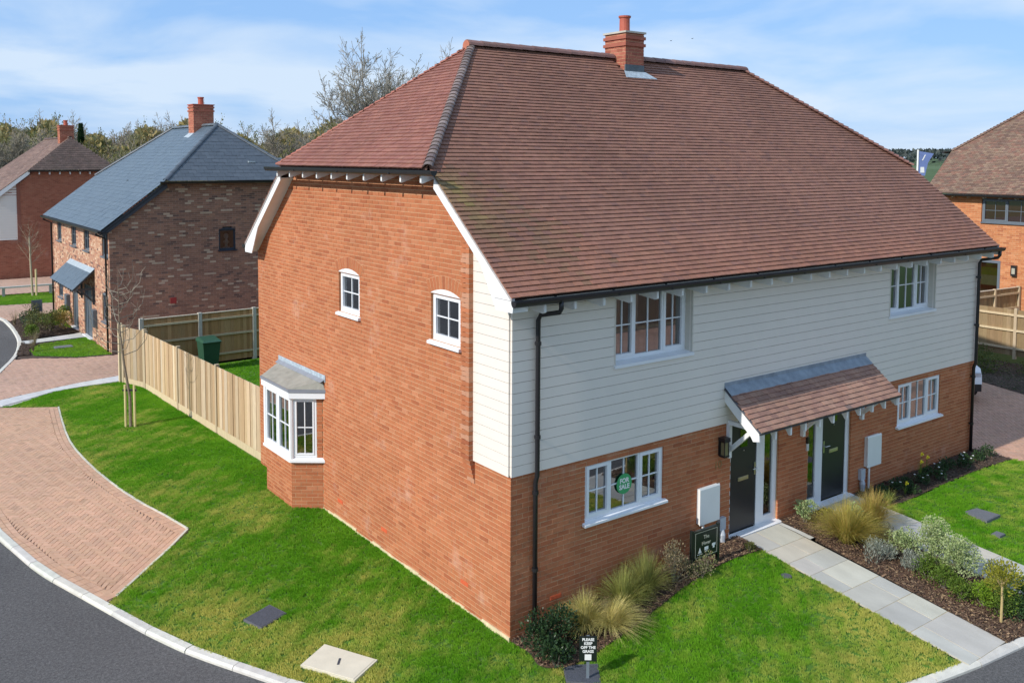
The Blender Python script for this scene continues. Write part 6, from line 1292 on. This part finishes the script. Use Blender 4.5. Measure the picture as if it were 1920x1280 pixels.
T3 = bare_tree('bare_tree', 'low spreading bare tree left of the biggest one behind the roof', gpos(668, 63), 10.8, .22, 103, dict(CFG, tilt=(.4, .95), main=5), 'bare trees behind the main roof', leaf=BUD, nleaf=2500, leaf_s=.12)
T4 = copy_tree(T2, gpos(812, 74), 2.0, .96, 'slender bare tree closest to the ridge, furthest right of its group')
T5 = bare_tree('twiggy_tree', 'bare twiggy tree with upright branches between the slate roof and the main roof', gpos(540, 82), 10.6, .2, 104, dict(CFG, tilt=(.2, .6), main=6), 'trees along the left skyline', mat=TWIG)
T6 = copy_tree(T5, gpos(345, 92), 1.0, 1.12, 'bare twiggy tree just left of the slate house chimney')
copy_tree(T5, gpos(20, 74), 3.0, .98, 'bare twiggy tree at the far left edge of the skyline'); copy_tree(T5, gpos(390, 100), 4.2, 1.0, 'bare twiggy tree showing right of the slate house chimney'); copy_tree(T5, gpos(212, 95), 5.0, 1.05, 'bare twiggy tree above the hedge between the two left-hand roofs')
H = []
for i in range(3): H.append(bare_tree('hedgerow_tree', 'olive budding hedgerow tree in the wood along the left skyline', gpos((60, 250, 470)[i], 84), 8.6, .2, 120+i, CFG2, 'hedgerow trees along the left skyline', mat=TWIG, leaf=(HAW, BUD, HAW)[i], nleaf=9000, leaf_s=.15))
rs = random.Random(9); k = 0
for px in list(range(-60, 700, 21)):
    for dpt in (rs.uniform(76, 92), rs.uniform(100, 130)):
        o = copy_tree(H[k % 3], gpos(px+rs.uniform(-12, 12), dpt), rs.uniform(0, 6.3), rs.uniform(.80, 1.08)*(1.0 if dpt < 95 else 1.18)); k += 1
cf = thing('conifer', 'dark narrow conifer beyond the brown-tiled house', 'tree', gpos(156, 90), world_children=False); mb = MB(); rs = random.Random(4); tr = MB(); tr.tube([(0, 0, -.3), (0, 0, 10)], [.2, .05], 6)
for i in range(5000):
    z = rs.uniform(1, 10.2); r_ = (1.0-.0*z)*max(.05, (10.4-z)/5.5)*.62*rs.random()**.4; a = rs.uniform(0, 6.3); lf(rs, (r_*math.cos(a), r_*math.sin(a), z), (math.cos(a)*.5, math.sin(a)*.5, .8), .35, .06, mb, jit((1, 1, 1), .3))
link('trunk', tr.mesh('trunk', BARK), cf); link('crown', mb.mesh('crown', L_DARK), cf)
# undergrowth that closes the wood
wm = MB(); rs = random.Random(15)
for i in range(60000):
    px = rs.uniform(-80, 640); dpt = rs.uniform(88, 135); p = place(px, 400, dpt); hh = 9.0+.9*math.sin(px*.023)+.7*math.sin(px*.071+1)+(dpt-88)*.025; z = hh*rs.random()**.7; lf(rs, (p.x, p.y, z), (rs.gauss(0, 1), rs.gauss(0, 1), 1), .7, .16, wm, jit(rs.choice([(1, 1, 1), (1.3, 1.1, .9), (.6, .65, .6), (1.1, .9, .8)]), .2))
wo_ = wm.build('woodland_undergrowth', M_leaf('undergrowth', (.20, .195, .075), (.29, .26, .12), .35, .3), None, kind='stuff'); tag(wo_, 'dense olive-brown undergrowth of the wood along the left skyline', 'woodland')
# young staked tree on the lawn
yt = thing('young_tree', 'thin young tree tied between two stakes on the front lawn', 'tree', (-1.68, 14.4, 0), world_children=False); rs = random.Random(33); tr = MB(); tp = [(0, 0, -.1), (.0, .02, .8), (-.12, .05, 1.7), (-.20, .05, 2.6), (-.22, .04, 3.6), (-.20, .05, 4.3)]
tr.tube(tp, [.045, .038, .030, .020, .010, .004], 7); link('trunk', tr.mesh('trunk', M('young_bark', (.22, .17, .12), .85, .3, 25)), yt); cr = MB()
for i in range(26):
    z = 1.9+i*.075; f = (z-1.7)/.9; x = np.interp(z, [p[2] for p in tp], [p[0] for p in tp]); y = .05; a = i*2.4+rs.uniform(-.4, .4); L_ = rs.uniform(.45, .85)*(1-.3*(z-1.9)/2); c, s_ = math.cos(a), math.sin(a)
    L_ *= 1.15; pts = [Vector((x, y, z)), Vector((x+c*L_*.45, y+s_*L_*.45, z+L_*.12)), Vector((x+c*L_*.75, y+s_*L_*.75, z+L_*.45)), Vector((x+c*L_*.85, y+s_*L_*.85, z+L_*.95))]; cr.tube(pts, [.011, .009, .007, .004], 4, cap=False)
    for q in range(3): p = pts[1].lerp(pts[3], q/3+.1); cr.tube([p, p+Vector((rs.uniform(-.15, .15), rs.uniform(-.15, .15), rs.uniform(.1, .28)))], [.005, .0035], 3, cap=False)
link('crown', cr.mesh('crown', TWIG), yt)
for i, (dx, dy, lab) in enumerate([(-.10, .08, 'left timber stake of the young tree on the lawn'), (.09, -.07, 'right timber stake of the young tree on the lawn')]):
    mb = MB(); mb.tube([(-1.68+dx, 14.4+dy, -.1), (-1.68+dx, 14.4+dy, 1.12)], .032, 8, (.62, .52, .24)); o = mb.build('tree_stake', TIMBER, None); tag(o, lab, 'stake', 'stakes of the young tree')
mb = MB(); mb.bar((-1.83, 14.52, .98), (-1.54, 14.30, .98), .05, .045); o = mb.build('tree_tie', BLACK, None); tag(o, 'black rubber tie holding the young tree to its stakes', 'tie')
ft_ = thing('sapling', 'pale thin sapling with one stake on the far lawn', 'tree', (.26, 41.1, 0), world_children=False); tr = MB(); tr.tube([(0, 0, -.1), (-.05, 0, 1.4), (-.08, 0, 3.0)], [.06, .05, .03], 7); link('trunk', tr.mesh('trunk', M('pale_bark', (.42, .36, .24), .85, .15, 15)), ft_)
cr = MB(); tips = []
for i in range(12): a = i*2.4; branch(rs, cr, Vector((-.06, 0, 1.6+i*.12)), Vector((math.cos(a)*.7, math.sin(a)*.7, .9)).normalized(), .75, .010, 2, dict(CFG, lev=3, rmin=.004), tips)
link('crown', cr.mesh('crown', M('pale_twig', (.33, .27, .18), .9)), ft_)
mb = MB(); mb.tube([(.42, 41.0, 0), (.42, 41.0, 1.35)], .05, 8, (.6, .48, .25)); o = mb.build('tree_stake', TIMBER, None); tag(o, 'single timber stake beside the sapling on the far lawn', 'stake')
# far hill and its wood, seen past the right of the roof
hm = MB(); nx, ny = 40, 16; hb = place(1850, 400, 700); ax = Vector((RT.x, RT.y, 0)).normalized(); ay = Vector((FW.x, FW.y, 0)).normalized(); hz = lambda u, v: 16*math.exp(-((u-120)/420)**2)*sstep(-220, 260, v)-6
vv = []
for j in range(ny+1):
    for i in range(nx+1): u = -700+1400*i/nx; v = -260+800*j/ny; p = hb+ax*u+ay*v; vv.append((p.x, p.y, hz(u, v)))
hm.add(vv, [(j*(nx+1)+i, j*(nx+1)+i+1, (j+1)*(nx+1)+i+1, (j+1)*(nx+1)+i) for j in range(ny) for i in range(nx)]); hm.build('hill', M('hill_field', (.075, .115, .045), .95, .2, .02), None, smooth=True, kind='structure')
wm = MB(); rs = random.Random(21)
for i in range(16000):
    u = rs.uniform(-620, 640); v = rs.uniform(60, 330); p = hb+ax*u+ay*v; z = hz(u, v)+7*rs.random()**.6; lf(rs, (p.x, p.y, z), (rs.gauss(0, 1), rs.gauss(0, 1), 1), 4.5, 1.5, wm, jit(rs.choice([(1, 1, 1), (1.3, 1.25, 1.2), (.7, .75, .8)]), .2))
o = wm.build('far_woodland', M_leaf('far_wood', (.05, .065, .062), (.085, .10, .085), .05, .2), None, kind='stuff'); tag(o, 'dark woodland along the top of the distant hill', 'woodland')
# two birds in the sky above the ridge
for px, py, lab in ((1258, 77, 'tiny dark bird in the sky, nearer the chimney'), (1298, 73, 'tiny dark bird in the sky, further from the chimney')):
    p = place(px, py, 70); mb = MB(); mb.tube([(-.10, 0, 0), (-.03, 0, .01), (.06, 0, .01), (.10, 0, .02)], [.006, .024, .021, .008], 6)
    for s_ in (-1, 1): mb.add([(.03, s_*.018, .01), (.01, s_*.09, .04), (-.01, s_*.17, .015), (-.025, s_*.08, .03), (-.025, s_*.018, .01)], [(0, 1, 2, 3, 4)])
    o = link('bird', mb.mesh('bird', BLACK), None, loc=p); tag(o, lab, 'bird', 'birds over the ridge')
